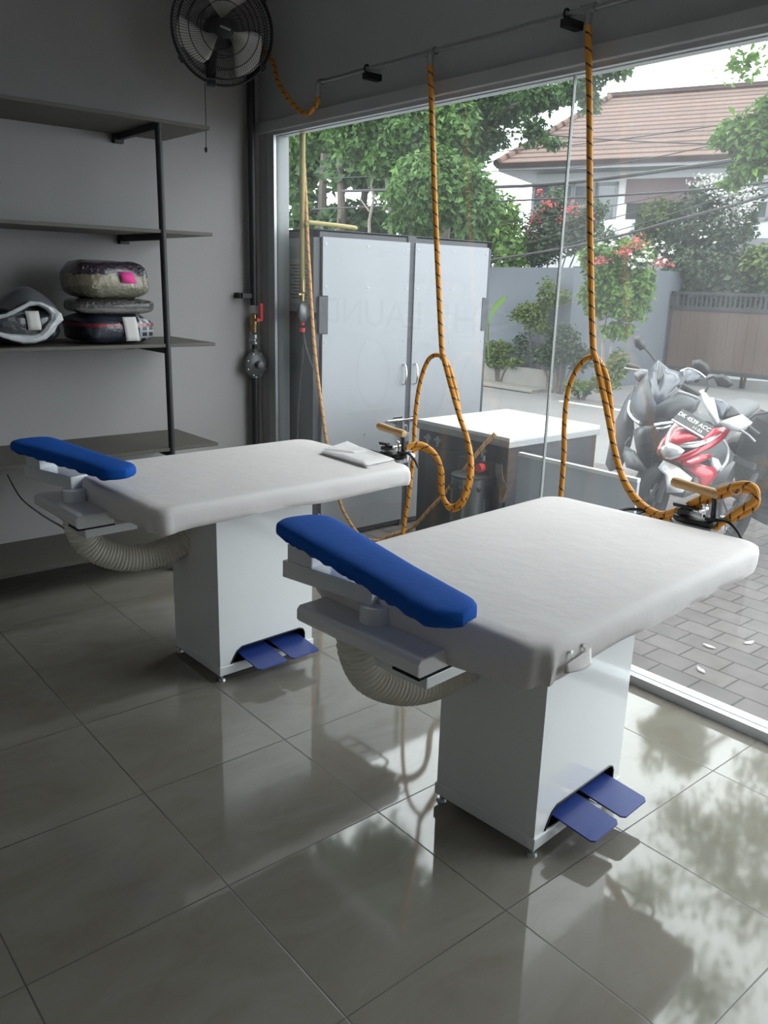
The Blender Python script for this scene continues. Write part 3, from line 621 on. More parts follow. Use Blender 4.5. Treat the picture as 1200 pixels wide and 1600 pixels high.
    P0, P1 = Vector((*board[0], bz)), Vector((*board[1], bz)); d = (P1-P0).normalized(); L = (P1-P0).length
    BT = frame_T(P0, d, Vector((-d.y, d.x, 0))); rings = []
    def halfw(s): return (.104-.022*min(1, max(0, (s-.15)/.5)))
    S = 46; NR = 28
    for i in range(S+1):
        s = i/S; xx = L*s; ww = halfw(s)
        e0 = min(1, s*L/.075); e1 = min(1, (1-s)*L/.075)
        ww *= (math.sqrt(max(.0, 1-(1-e0)**2))*.97+.03) * (math.sqrt(max(0, 1-(1-e1)**2))*.97+.03)
        th = .062*(.55+.45*min(e0, e1)**.5)
        ring = []
        for j in range(NR):
            a = 2*PI*j/NR; ca, sa = math.cos(a), math.sin(a); pw = lambda v, e: math.copysign(abs(v)**e, v)
            y = ww*pw(ca, .6); z = .03+th*.5*pw(sa, .55)
            if sa < -.3: y *= .97; z += .006*math.sin(xx*110+2*math.sin(xx*37))*(1 if abs(ca) > .25 else 0)
            ring.append((xx, y, z))
        rings.append(ring)
    bd = MB(); bd.rings(rings, False, True, True, BT); bd.build('sleeve_board', 'blue_cloth', t, sharp=70)
    xc = (px0+px1)/2+.01; yc = py0+.36 if pins else py0+.36
    yd = post[1]-.03; xe = ox-hx+.02; zc = pz-.055
    corrugated([(xc, .18, .80), (xc, .175, .73), (xc+.05, .16, .63), (xc+.18, .13, .562), (xc+.33, .10, .560), (-.285, .065, .615), (-.225, .05, .665)], .060, t)
    g_ = MB()
    for k in range(6): g_.box((x0-.004-.012, y0+.02+k*.013, .80), (x0+.0, y0+.027+k*.013, .835))
    g_.box((x0-.014, y0+.012, .795), (x0, y0+.10, .801)); g_.build('vent_grille', 'black_metal', t)
    # iron rest at the window end
    rr = MB(); X = TW/2
    rr.tube(spline([(X-.05, -.20, .895), (X+.03, -.20, .90), (X+.13, -.18, .905), (X+.155, -.10, .908), (X+.155, .10, .908), (X+.13, .17, .905), (X+.03, .19, .90), (X-.05, .19, .895)], 6), .007, 8)
    for y in (-.1, 0, .1): rr.tube([(X-.03, y, .904), (X+.155, y, .908)], .005, 8)
    rr.build('iron_rest', 'black_metal', t)
    if pins:
        for px_, py_, L_ in ((-TW/2+.115, -TD/2-.006, .022), (-TW/2+.175, -TD/2-.004, .03)):
            u = MB(); u.tube([(px_, py_, TZ-.03), (px_+.003, py_-.004, TZ-.03-L_*.6), (px_+.001, py_, TZ-.032-L_)], .0011, 6); u.tube([(px_+.004, py_, TZ-.03), (px_+.006, py_-.003, TZ-.03-L_*.6), (px_+.001, py_, TZ-.032-L_)], .0009, 6)
            u.box((px_-.003, py_-.003, TZ-.034), (px_+.007, py_+.003, TZ-.026)); u.build('safety_pin', 'chrome', t)
        fl = MB()
        def fold(u, v): return (-TW/2+.09+.115*u+.012*v*u, -TD/2-.005-.012*math.sin(u*PI)*v-.004, TZ-.058+.014*u-.05*v*(.45+.55*u))
        fl.grid(fold, 8, 6); fl.build('pinned_fold', 'cloth', t, solid=.003)
    return t
near = ironing_table(1.121, -.842, .0774, 'white-covered vacuum ironing table pinned at its corner, nearest the camera', (-.805, -.645, -.155, .36, .84), (-.695, .12),
    ((-.672, .130), (-.714, .475)), ((-.632, .575), (-.850, -.335)), 1.7, True)
far = ironing_table(.925, .832, .030, 'white-covered vacuum ironing table with a folded towel, behind the other table', (-.835, -.67, -.04, .44, .84), (-.732, .225),
    ((-.697, .240), (-.772, .575)), ((-.765, .69), (-.672, -.18)), 6.3, False)

def iron(loc, rz, label):
    t = thing('steam_iron', label, 'iron', loc, rz, 'steam irons on the tables')      # local x: along the handle, nose towards +x
    b = MB()
    pl = [(-.10, -.045), (.01, -.045), (.06, -.026), (.08, 0), (.06, .026), (.01, .045), (-.10, .045)]
    b.prism(pl, 0, .022); b.build('sole_plate', 'steel', t, bevel=.003)
    b = MB(); b.prism([(x*.92, y*.9) for x, y in pl], .022, .042); b.build('iron_body', 'black', t, bevel=.005)
    b = MB(); b.tube([(-.085, 0, .045), (-.083, 0, .12), (-.075, 0, .145)], .011, 10); b.box((-.10, -.02, .045), (-.06, .02, .058)); b.build('handle_post', 'black', t)
    prof = [(.010, 0), (.0185, .004), (.020, .03), (.0175, .075), (.019, .13), (.021, .165), (.018, .185), (.008, .19)]
    b = MB(); b.lathe(prof, 20, T=Matrix.Translation((-.092, 0, .148)) @ Matrix.Rotation(PI/2-.10, 4, 'Y')); b.build('handle', 'wood', t)
    b = MB(); b.box((-.05, -.010, .072), (.075, .010, .079)); b.box((.02, -.012, .079), (.075, .012, .086)); b.build('trigger', 'black', t)
    b = MB(); b.cyl((-.045, 0, .05), (-.045, 0, .095), .009, n=10); b.cyl((-.045, -.03, .078), (-.045, .03, .078), .007, n=10); b.cyl((-.02, 0, .068), (.05, 0, .07), .006, n=10); b.ellipsoid((-.045, 0, .10), (.012, .012, .008), 10, 8); b.build('steam_valve', 'chrome', t)
    b = MB(); b.box((.0, -.025, .05), (.05, .025, .068), ch=.003); b.build('thermostat', 'black', t)
    b = MB(); b.cyl((-.10, 0, .04), (-.155, .0, .048), .012, n=10); b.cyl((-.125, 0, .02), (-.125, 0, .07), .016, n=12); b.build('hose_coupling', 'chrome', t)
    b = MB(); b.tube(spline([(-.10, .02, .055), (-.15, .03, .06), (-.19, .03, .035), (-.215, .03, .0)], 6), .006, 8); b.build('power_lead', 'black', t)
    return t
iron((1.875, -.93, .915), math.radians(96), 'black steam iron with wooden handle on the rest of the near table')
iron((1.686, .655, .916), math.radians(97), 'black steam iron with wooden handle behind the folded towel')

tw = thing('towel', 'white towel folded on the far ironing table', 'towel', (1.50, .72, .9415), .0)
tl = MB()
def slab(poly, z0, z1, seed):
    a, b, c, d = [Vector((*q, 0)) for q in poly]
    def top(u, v):
        p = (a.lerp(b, u)).lerp(d.lerp(c, u), v); e = min(u, 1-u, v, 1-v)*8; k = min(1, e)**.5
        return (p.x, p.y, z0+(z1-z0)*k+noise.noise(Vector((p.x*11+seed, p.y*11, 0)))*.003*k)
    tl.grid(top, 24, 24); tl.grid(lambda u, v: Vector(top(u, 1-v))*1.0 if False else (lambda p: (p[0], p[1], z0))(top(u, 1-v)), 6, 6)
O_ = Vector((1.50, .72))
def loc2(px, py, z): p = at_z(px, py, z); return (p.x-O_.x, p.y-O_.y)
q1 = [loc2(500, 707, .95), loc2(572, 729, .95), loc2(618, 719, .95), loc2(548, 694, .95)]
slab(q1, 0, .012, 1); slab([tuple(Vector(p)*.985) for p in q1], .011, .023, 4)
q2 = [loc2(503, 702, .965), loc2(555, 709, .965), loc2(575, 704, .965), loc2(543, 689, .965)]
slab(q2, .022, .030, 8)
tl.build('folded_cloth', 'towel', tw)
cb = [at_y(12, 741, 2.06), at_y(32, 776, 2.05), at_y(60, 800, 2.03), at_y(92, 820, 2.0), at_y(120, 835, 1.95), at_y(200, 862, 1.85)]
MB().tube(spline(cb, 8), .006, 8).build('power_cord', 'black')
tag(bpy.data.objects['power_cord'], 'thin black cord drooping in front of the lower shelves', 'cord')
# ------------------------------------------------------------------ outside: ground, road, street wall, gate
structure(MB().box((2.26, -9, GZ-.15), (6.6, 16, GZ)).build('pavement', 'paver'))
structure(MB().box((6.6, -14, GZ-.2), (10.75, 26, GZ-.02)).build('road', 'asphalt'))
structure(MB().box((10.75, -14, GZ-.2), (24, 26, GZ-.005)).build('road_verge', 'asphalt'))
structure(MB().box((10.75, 7.3, GZ-.1), (11.2, 26, GZ+.05)).build('kerb', 'kerb', bevel=.01))
structure(MB().box((2.26, -9, GZ-.15), (2.32, 16, GZ+.02)).build('sill_step', 'kerb'))
line_ = MB(); line_.box((10.4, -3, GZ-.02), (10.5, 6.4, GZ-.012)); structure(line_.build('road_line', 'paint_line'))
WT = 2.14
sw = MB(); sw.box((11.5, 7.15, GZ), (11.68, 26, WT)); sw.box((11.68, 7.15, GZ), (15.7, 7.33, WT+.03)); structure(sw.build('street_wall', 'street_wall'))
pk = MB(); pk.box((11.2, 7.35, GZ), (11.32, 26, .30)); pk.box((11.32, 7.35, GZ), (11.5, 26, .24)); structure(pk.build('planter_kerb', 'kerb'))
gt = thing('sliding_gate', 'brown boarded gate with dark top rail set back across the street', 'gate', (14.72, 7.1, 0))
for k in range(24): MB().box((0, -.05-.205*(k+1)+.004, .28), (.03, -.05-.205*k, 1.42)).build('gate_board', 'gate', gt)
u = MB(); u.box((-.02, -5.0, 1.42), (.05, 0, 1.50)); u.box((-.02, -5.0, 1.72), (.05, 0, 1.78)); u.box((-.02, -.05, .2), (.05, 0, 1.78)); u.box((-.02, -5, .2), (.05, 0, .28)); u.build('gate_frame', 'gate_frame', gt)
for k in range(48): MB().box((.0, -.09-.1*k, 1.50), (.025, -.05-.1*k, 1.72)).build('gate_bar', 'gate_frame', gt)

# ------------------------------------------------------------------ locker against the window
lk = thing('locker_cabinet', 'grey two-door zinc locker with dark frame outside the glass', 'locker', (2.325, 2.26, GZ))
LW, LH, LD = 1.74, 2.21, .62
fr = MB(); s_ = .05
for x in (0, LW-s_): fr.box((x, 0, 0), (x+s_, s_, LH)); fr.box((x, LD-s_, 0), (x+s_, LD, LH))
for z in (.02, LH-s_): fr.box((0, 0, z), (LW, s_, z+s_)); fr.box((0, LD-s_, z), (LW, LD, z+s_)); fr.box((0, 0, z), (s_, LD, z+s_)); fr.box((LW-s_, 0, z), (LW, LD, z+s_))
fr.box((LW*.508-.045, -.012, 0), (LW*.508+.03, s_, LH)); fr.box((0, 0, 1.62), (s_*.6, LD, 1.665)); fr.build('frame', 'locker_frame', lk)
u = MB(); u.box((.012, .03, .05), (.02, LD-.02, 1.62)); u.build('side_panel', 'locker_frame', lk)
u = MB(); u.box((.012, .03, 1.66), (.02, LD-.02, LH-.04)); u.build('side_panel', 'side_sheet', lk)
MB().box((.03, LD-.03, .05), (LW-.03, LD-.02, LH-.03)).build('back_panel', 'locker_frame', lk)
MB().box((0, 0, LH-.012), (LW, LD, LH+.004)).build('top_panel', 'locker_frame', lk)
XM = LW*.508
for k, (x0, x1) in enumerate(((.062, XM-.034), (XM+.020, LW-.050))):
    d_ = thing('door', '', '', (0, 0, 0)); del d_['label']; del d_['category']; d_.parent = lk
    nx = .045; ya, yb = -.022, -.004
    pg = [(x0, .055), (x1, .055), (x1, LH-.045), (x0, LH-.045)]
    hz0, hz1 = 1.52, 1.78
    if k == 0: pg = [(x0, .055), (x1, .055), (x1, LH-.045), (x0, LH-.045), (x0, hz1), (x0+nx, hz1), (x0+nx, hz0), (x0, hz0)]
    else: pg = [(x0, .055), (x1, .055), (x1, hz0), (x1-nx, hz0), (x1-nx, hz1), (x1, hz1), (x1, LH-.045), (x0, LH-.045)]
    P = MB(); n_ = len(pg); P.add([(x, ya, z) for x, z in pg]+[(x, yb, z) for x, z in pg], [tuple(range(n_)), tuple(range(2*n_-1, n_-1, -1))]+[(n_+i, n_+(i+1) % n_, (i+1) % n_, i) for i in range(n_)])
    P.build('door_sheet', 'locker', d_)
    hx = x0 if k == 0 else x1-nx
    MB().box((hx+.001 if k else hx-.03, -.026, hz0+.005), (hx+nx-.001+(.03 if k else 0), -.006, hz1-.005)).build('hinge', 'locker_frame', d_)
    hxx = x1-.03 if k == 0 else x0+.03
    MB().tube(spline([(hxx, -.02, 1.13), (hxx, -.05, 1.14), (hxx, -.062, 1.19), (hxx, -.062, 1.23), (hxx, -.05, 1.275), (hxx, -.02, 1.285)], 5), .0065, 8).build('handle', 'chrome', d_)
    for z in (.12, .78, 1.44 if k else 1.46, 1.84, LH-.09):
        for x in (x0+.025, (x0+x1)/2, x1-.03): MB().cyl((x, -.021, z), (x, -.026, z), .006, n=8).build('screw', 'steel', d_)
b_ = MB(); b_.cyl((XM-.22, -.035, .86), (XM+.07, -.035, .86), .008, n=10); b_.box((XM-.15, -.03, .835), (XM-.06, -.022, .885)); b_.box((XM+.03, -.03, .84), (XM+.06, -.022, .88)); b_.box((XM-.115, -.045, .75), (XM-.07, -.032, .86)); b_.build('sliding_bolt', 'chrome', lk)
b_ = MB(); b_.tube(spline([(XM-.055, -.045, .76), (XM-.055, -.045, .80), (XM-.04, -.045, .82), (XM-.022, -.045, .80), (XM-.022, -.045, .76)], 5), .004, 8); b_.box((XM-.07, -.058, .69), (XM-.01, -.034, .762), ch=.004); b_.build('padlock', 'steel', lk)
MB().box((.02, -.02, .10), (.055, -.012, .19)).build('red_tag', 'red', lk)
nt = MB(); nt.box((.006, .06, 1.72), (.0105, .30, 2.02)); nt.build('paper_notice', 'paper', lk)
for k in range(11): MB().box((.0048, .08+.01*(k % 3), 1.975-.022*k), (.0062, .285-.02*(k*7 % 3), 1.981-.022*k)).build('notice_line', 'regulator', lk)
yp = thing('gas_pipe', 'yellow gas pipe bending along the top of the outdoor locker', 'pipe', (2.262, 2.30, 0))
u = MB(); u.tube(spline([(0, -.04, 2.15), (.015, -.045, 2.165), (.06, -.05, 2.168), (.40, -.03, 2.16), (.42, -.01, 2.15)], 6), .015, 10); u.build('pipe_section', 'yellow_pipe', yp)
MB().cyl((0, 0, 1.80), (0, 0, 2.74), .019, n=14).build('pipe_section', 'yellow_pipe', yp)
u = MB(); u.cyl((0, 0, 1.72), (0, 0, 1.80), .022, n=12); u.cyl((0, 0, 1.66), (0, 0, 1.71), .017, n=12); u.box((-.035, -.01, 1.70), (.01, .01, 1.712)); u.build('valve_body', 'brass', yp)
u = MB(); u.lathe([(.02, -.03), (.045, -.025), (.065, -.008), (.068, 0), (.065, .01), (.04, .03), (.02, .035)], 20, T=Matrix.Translation((0, -.01, 1.585)) @ Matrix.Rotation(PI/2, 4, 'Y') @ Matrix.Rotation(PI/3, 4, 'X')); u.build('regulator', 'regulator', yp)
u = MB(); u.cyl((0, 0, 1.50), (0, 0, 1.53), .014, n=10); u.cyl((-.0, 0, 1.455), (-.0, 0, 1.48), .02, n=10); u.build('hose_clamp', 'red', yp)
u = MB(); u.tube(spline([(0, 0, 1.46), (0, -.005, 1.3), (-.01, .03, 1.0), (-.01, .05, .6), (0, .05, .1)], 8), .012, 8); u.tube(spline([(.0, -.01, 1.46), (.005, -.03, 1.36), (.02, -.06, 1.27), (.045, -.075, 1.2)], 6), .009, 8); u.build('rubber_hose', 'black', yp)
hose('gas_hose', [at_x(471, 196, 2.275), at_x(477, 300, 2.28), at_x(482, 400, 2.285), at_x(491, 540, 2.31), at_x(503, 640, 2.37), at_x(512, 700, 2.42), at_x(527, 770, 2.50), at_x(540, 805, 2.55), at_x(566, 840, 2.62), Vector((2.72, 1.93, GZ+.03)), Vector((2.74, 1.8, GZ+.016))], .0125,
     'dull orange hose falling outside the glass in front of the locker', 'hose_dull')

# ------------------------------------------------------------------ boiler box and low board
BX, BY0, BY1, BH = 2.70, .742, 1.545, 1.0
bo = thing('boiler_box', 'dark steel boiler box with a white lid standing outside the window', 'boiler', (BX, BY0, GZ))
BL, BW_ = .875, BY1-BY0
u = MB(); u.box((-.012, -.012, BH-.022), (BL+.012, BW_+.012, BH)); u.build('lid', 'boiler_top', bo, bevel=.003)
u = MB(); u.box((-.014, -.014, BH-.062), (BL+.014, BW_+.014, BH-.022)); u.build('lid_rim', 'steel', bo, bevel=.002)
MB().box((0, 0, .04), (BL, BW_, BH-.06)).build('casing', 'boiler', bo)
u = MB(); u.box((-.012, BW_*.52, .12), (.0, BW_-.09, BH-.16)); u.build('front_panel', 'boiler', bo, bevel=.003)
for x in (.03, BL-.06):
    for y in (.03, BW_-.06): MB().box((x, y, 0), (x+.04, y+.04, .05)).build('foot', 'black', bo)
for yv in (BW_-.115, BW_-.21, .30, .19):
    u = MB(); u.cyl((-.03, yv, BH-.115), (.0, yv, BH-.115), .010, n=10); u.box((-.035, yv-.028, BH-.113), (-.024, yv+.03, BH-.100)); u.box((-.03, yv-.012, BH-.13), (-.018, yv+.012, BH-.085)); u.cyl((-.028, yv, BH-.15), (-.028, yv, BH-.115), .006, n=8); u.build('valve', 'steel', bo)
for yv in (.27, .17):
    u = MB(); u.cyl((-.03, yv, BH-.17), (-.03, yv, BH-.135), .008, n=8); u.cyl((-.03, yv, BH-.17), (-.03, yv, BH-.15), .013, n=10); u.build('pipe_fitting', 'steel', bo)
MB().box((-.06, .09, BH-.26), (-.0, .36, BH-.17)).build('control_box', 'black', bo)
MB().cyl((-.10, .15, BH-.205), (-.06, .15, BH-.205), .028, n=18).build('stop_button', 'red', bo)
MB().cyl((-.10, .20, .10), (-.10, .20, BH-.26), .125, n=32).build('water_cylinder', 'dark_chrome', bo)
u = MB(); u.lathe([(.127, BH-.262), (.127, BH-.25), (.10, BH-.245), (.001, BH-.245)], 32, T=Matrix.Translation((-.10, .20, 0))); u.build('cylinder_cap', 'black', bo)
for a in (2.6, 3.3, 4.3): MB().ellipsoid((-.10+.123*math.cos(a), .20+.123*math.sin(a), BH-.32), (.014, .014, .018), 10, 8).build('cylinder_plug', 'black', bo)
MB().box((-.06, -.005, BH-.40), (-.0, .06, BH-.31)).build('junction_box', 'black', bo)
u = MB()
for k in range(9):
    q0 = k/9; u.tube(spline([(-.02, .03+.006*k, BH-.17), (-.04, .0+.006*k, BH-.24), (-.03, -.03+.007*k, BH-.31-.01*k), (-.03, .02, BH-.40-.02*k)], 5), .005, 6)
u.build('cable_bunch', 'bark', bo)
lb = thing('low_board', 'blue-grey board with pale top edge beside the boiler box', 'board', (BX, BY0-.08, GZ))
MB().box((-.0, -.82, 0), (.022, 0, .905)).build('board_panel', 'panel', lb)
MB().box((-.004, -.82, .905), (.026, 0, .925)).build('board_edging', 'boiler_top', lb)
hose('steam_hose', [at_x(774, 677, 2.665), at_x(755, 697, 2.64), at_x(735, 722, 2.62), at_x(700, 765, 2.60), at_x(672, 795, 2.56), at_x(640, 827, 2.52), Vector((2.45, 1.60, .1)), Vector((2.42, 1.70, GZ+.015)), Vector((2.45, 1.85, GZ+.015))], .0125,
     'orange hose slanting down from the boiler valves outside', 'hose_dull')

# ------------------------------------------------------------------ scooters
def zl(secs, n=24, e=.8, T=None):
    m = MB(); pw = lambda v: math.copysign(abs(v)**e, v)
    return m.rings([[(xc+hx*pw(math.cos(2*PI*j/n)), hy*pw(math.sin(2*PI*j/n)), z) for j in range(n)] for z, xc, hx, hy in secs], False, True, True, T)
def scooter_base(loc, rz, lean, label, big, scale):
    t = thing('motor_scooter', label, 'scooter', loc, rz, 'parked motor scooters'); t.rotation_euler = (lean, 0, rz); t.scale = (scale,)*3
    k = 1.06 if big else 1.0; wb = 1.27*k; rw = .275
    for x in (0, wb):
        w_ = MB(); w_.tube([(x+(rw-.05)*math.cos(a), 0, rw+(rw-.05)*math.sin(a)) for a in [2*PI*i/36 for i in range(36)]], .05 if not big else .06, 12, closed=True); wo = w_.build('wheel', 'tyre', t)
        r_ = MB()
        for i in range(5):
            a = 2*PI*i/5; r_.tube([(x, 0, rw), (x+.185*math.cos(a), 0, rw+.185*math.sin(a))], .014, 6)
        r_.tube([(x+.19*math.cos(2*PI*i/30), 0, rw+.19*math.sin(2*PI*i/30)) for i in range(30)], .018, 8, closed=True); r_.cyl((x, -.05, rw), (x, .05, rw), .035, n=14); r_.build('rim', 'moto_grey', wo)
    fk = MB()
    for y in (-.075, .075): fk.cyl((wb, y, rw), (wb-.16, y, .78*k), .02, n=10)
    fk.box((wb-.15, -.08, .66), (wb-.06, .08, .70)); fk.build('front_fork', 'moto_grey', t)
    zl([(.34, wb-.34, .05, .17), (.5, wb-.30, .06, .20), (.72, wb-.24, .08, .20), (.90, wb-.22, .07, .16), (1.0, wb-.22, .04, .10)], e=.6).build('leg_shield', 'moto_grey', t)
    MB().box((.52, -.15, .27), (wb-.28, .15, .335), ch=.02).build('floorboard', 'moto_grey', t)
    b_ = MB(); b_.loft([(-.48*k, 0, .76, .03, .03), (-.38*k, 0, .70, .09, .09), (-.15, 0, .62, .15, .15), (.15, 0, .55, .165, .19), (.40, 0, .48, .15, .18), (.55, 0, .40, .12, .11)], 22); b_.build('rear_body', 'moto_black', t)
    b_ = MB(); b_.loft([(-.40*k, 0, .80, .06, .02), (-.32*k, 0, .82, .11, .05), (-.05, 0, .80, .13, .06), (.2, 0, .77, .14, .055), (.45, 0, .76, .11, .05), (.52, 0, .74, .06, .03)], 20); b_.build('seat', 'seat' if not big else 'moto_grey', t)
    b_ = MB(); b_.loft([(-.25, 0, .29, .06, .07), (-.05, 0, .30, .12, .1), (.3, 0, .33, .13, .1), (.5, 0, .34, .08, .06)], 16); b_.build('engine', 'moto_grey', t)
    b_ = MB(); b_.tube(spline([(.35, -.14, .22), (.1, -.17, .22), (-.15, -.18, .30), (-.4, -.18, .38)], 5), [.02]*6+[.045]*10, 12); b_.build('exhaust', 'moto_grey', t)
    b_ = MB(); b_.ellipsoid((-.47*k, 0, .74), (.03, .09, .035), 14, 8); b_.build('tail_light', 'red', t)
    b_ = MB(); b_.tube([(.35, .13, .25), (.27, .24, .02)], .01, 8); b_.build('side_stand', 'moto_grey', t)
    Rz = Matrix.Rotation(rz, 4, 'Z') @ Matrix.Rotation(lean, 4, 'X') @ Matrix.Scale(scale, 4)
    return t, (Matrix.Translation(Vector(loc)) @ Rz).inverted(), wb
def Q(x, y, X): return at_x(938+x*.21833, 500+y*.21833, X)       # outline points measured on the machines, each at its own distance
def panel(t, I, name, m_, pts, bulge=.02, thick=.012):
    P = [I @ Q(*p) for p in pts]; c = sum(P, Vector())/len(P); n_ = len(P); nr = Vector()
    for i in range(n_): nr += (P[i]-c).cross(P[(i+1) % n_]-c)
    nr.normalize()
    eye = (I @ CAM - c)
    if nr.dot(eye) < 0: nr = -nr
    mid = [p.lerp(c, .45)+nr*bulge*.8 for p in P]
    b = MB(); o = P+mid+[c+nr*bulge]
    b.add(o, [(i, (i+1) % n_, n_+(i+1) % n_, n_+i) for i in range(n_)]+[(n_+i, n_+(i+1) % n_, 2*n_) for i in range(n_)], True)
    q = b.build(name, m_, t, sharp=80); md = q.modifiers.new('thick', 'SOLIDIFY'); md.thickness = thick; md.offset = 0
    return q
def strip(t, I, name, m_, pts, r, parent=None):
    b = MB(); b.tube(spline([I @ Q(*p) for p in pts], 6), r, 8); return b.build(name, m_, parent or t)

# dark grey maxi scooter
bk, I, wb = scooter_base((6.02, 1.14, GZ), PI+math.radians(8), math.radians(-4), 'dark grey maxi scooter with smoked windscreen behind the red scooter', True, 1.08)
zl([(.42, wb-.12, .04, .07), (.56, wb-.10, .08, .12), (.72, wb-.12, .10, .15), (.88, wb-.16, .09, .15), (1.0, wb-.2, .05, .10)], e=.9).build('inner_fairing', 'void', bk)
panel(bk, I, 'wind_screen', 'moto_screen', [(415, 288, 4.75), (345, 368, 4.66), (350, 450, 4.55), (375, 540, 4.45), (402, 612, 4.40), (470, 565, 4.46), (545, 505, 4.55), (600, 440, 4.68), (575, 380, 4.78), (490, 352, 4.78)], .03, .008)
panel(bk, I, 'screen_stripe', 'moto_black', [(418, 300, 4.67), (405, 400, 4.54), (412, 470, 4.47), (445, 400, 4.55), (465, 345, 4.66)], .012, .004)
panel(bk, I, 'screen_stripe', 'moto_black', [(545, 470, 4.50), (600, 395, 4.61), (650, 380, 4.68), (600, 440, 4.60), (560, 490, 4.50)], .01, .006)
panel(bk, I, 'cowl_cover', 'moto_screen', [(575, 365, 4.80), (640, 352, 4.84), (700, 375, 4.84), (750, 420, 4.82), (680, 430, 4.76), (610, 470, 4.68), (590, 430, 4.72)], .02)
strip(bk, I, 'cowl_edge', 'chrome', [(572, 368, 4.78), (630, 350, 4.82), (700, 372, 4.82), (755, 415, 4.80)], .008)
panel(bk, I, 'front_fairing', 'moto_black', [(345, 372, 4.66), (285, 450, 4.70), (232, 535, 4.70), (208, 610, 4.66), (232, 715, 4.55), (290, 760, 4.45), (385, 755, 4.36), (402, 612, 4.39), (352, 455, 4.54)], .035)
panel(bk, I, 'front_fairing', 'moto_black', [(402, 612, 4.39), (470, 568, 4.46), (560, 512, 4.55), (650, 530, 4.68), (715, 575, 4.76), (680, 650, 4.74), (560, 720, 4.56), (385, 755, 4.36)], .035)
panel(bk, I, 'side_panel', 'moto_black', [(250, 470, 4.76), (180, 580, 4.86), (115, 720, 4.92), (70, 880, 4.95), (40, 1030, 4.95), (70, 1085, 4.92), (150, 1060, 4.84), (215, 900, 4.72), (240, 790, 4.64), (232, 715, 4.58), (208, 610, 4.68)], .03)
panel(bk, I, 'nose_panel', 'moto_black', [(290, 762, 4.44), (385, 757, 4.355), (420, 800, 4.40), (385, 960, 4.44), (345, 1080, 4.48), (290, 1050, 4.50), (255, 900, 4.52), (240, 790, 4.56)], .04)
panel(bk, I, 'lower_panel', 'moto_grey', [(420, 800, 4.42), (520, 745, 4.54), (680, 655, 4.76), (700, 800, 4.82), (560, 960, 4.70), (400, 965, 4.48)], .02)
panel(bk, I, 'front_fender', 'moto_black', [(180, 900, 4.62), (250, 940, 4.46), (330, 1075, 4.36), (290, 1090, 4.36), (190, 1055, 4.46), (165, 960, 4.58)], .03)
strip(bk, I, 'headlight', 'lamp', [(214, 580, 4.64), (205, 650, 4.58), (238, 705, 4.51), (288, 738, 4.42)], .012)
strip(bk, I, 'headlight', 'lamp', [(385, 752, 4.34), (440, 742, 4.39), (515, 732, 4.48)], .012)
strip(bk, I, 'turn_signal', 'lamp', [(395, 775, 4.36), (450, 772, 4.41), (500, 755, 4.47)], .010)
strip(bk, I, 'side_trim', 'steel', [(178, 890, 4.74), (196, 860, 4.71), (215, 840, 4.68)], .007)
strip(bk, I, 'grip', 'black', [(190, 322, 4.80), (235, 335, 4.82), (285, 350, 4.84)], .018)
strip(bk, I, 'brake_lever', 'steel', [(170, 345, 4.76), (235, 355, 4.78), (300, 362, 4.82)], .007)
panel(bk, I, 'bar_cover', 'moto_screen', [(240, 385, 4.78), (290, 352, 4.82), (340, 360, 4.78), (335, 400, 4.70), (285, 445, 4.72), (250, 420, 4.76)], .03)
mo = strip(bk, I, 'mirror_stalk', 'black', [(392, 292, 4.80), (355, 240, 4.78), (315, 200, 4.76)], .008)
panel(bk, I, 'mirror_head', 'black', [(236, 122, 4.76), (290, 117, 4.76), (312, 160, 4.77), (326, 200, 4.77), (288, 212, 4.76), (258, 188, 4.76)], .03, .02)
mo = strip(bk, I, 'mirror_stalk', 'black', [(690, 440, 4.84), (715, 415, 4.86), (740, 380, 4.88)], .008)
panel(bk, I, 'mirror_head', 'black', [(665, 292, 4.88), (720, 286, 4.88), (768, 318, 4.89), (790, 372, 4.9), (760, 395, 4.9), (690, 365, 4.88), (662, 325, 4.88)], .03, .02)

# red and white scooter
rs, I, wb = scooter_base((5.86, .03, GZ), PI-math.radians(12), math.radians(-10), 'red and white motor scooter with a black number plate by the window', False, 1.1)
zl([(.45, wb-.16, .03, .06), (.58, wb-.14, .06, .09), (.72, wb-.14, .08, .12), (.84, wb-.17, .07, .11), (.95, wb-.19, .05, .10)], e=.9).build('inner_fairing', 'void', rs)
panel(rs, I, 'front_fairing', 'moto_red', [(535, 755, 4.24), (490, 830, 4.14), (470, 900, 4.08), (560, 895, 4.05), (690, 850, 4.14), (740, 830, 4.18), (600, 770, 4.20)], .03)
panel(rs, I, 'front_fairing', 'moto_red', [(520, 770, 4.24), (440, 870, 4.16), (408, 945, 4.12), (418, 965, 4.11), (440, 940, 4.09), (480, 850, 4.12)], .012)
strip(rs, I, 'fairing_trim', 'moto_white', [(545, 750, 4.23), (505, 805, 4.16), (490, 860, 4.11), (478, 900, 4.07)], .018)
panel(rs, I, 'front_fairing', 'moto_red', [(740, 830, 4.18), (815, 775, 4.30), (880, 765, 4.42), (925, 790, 4.48), (890, 845, 4.42), (800, 910, 4.28), (690, 965, 4.14), (570, 1012, 4.04), (510, 1010, 4.02), (560, 985, 4.02), (680, 930, 4.12), (780, 870, 4.25), (850, 815, 4.36), (700, 850, 4.15)], .012)
panel(rs, I, 'turn_signal', 'lamp', [(555, 890, 4.055), (650, 880, 4.10), (760, 850, 4.21), (865, 815, 4.36), (790, 875, 4.25), (680, 915, 4.13), (580, 915, 4.06)], .012)
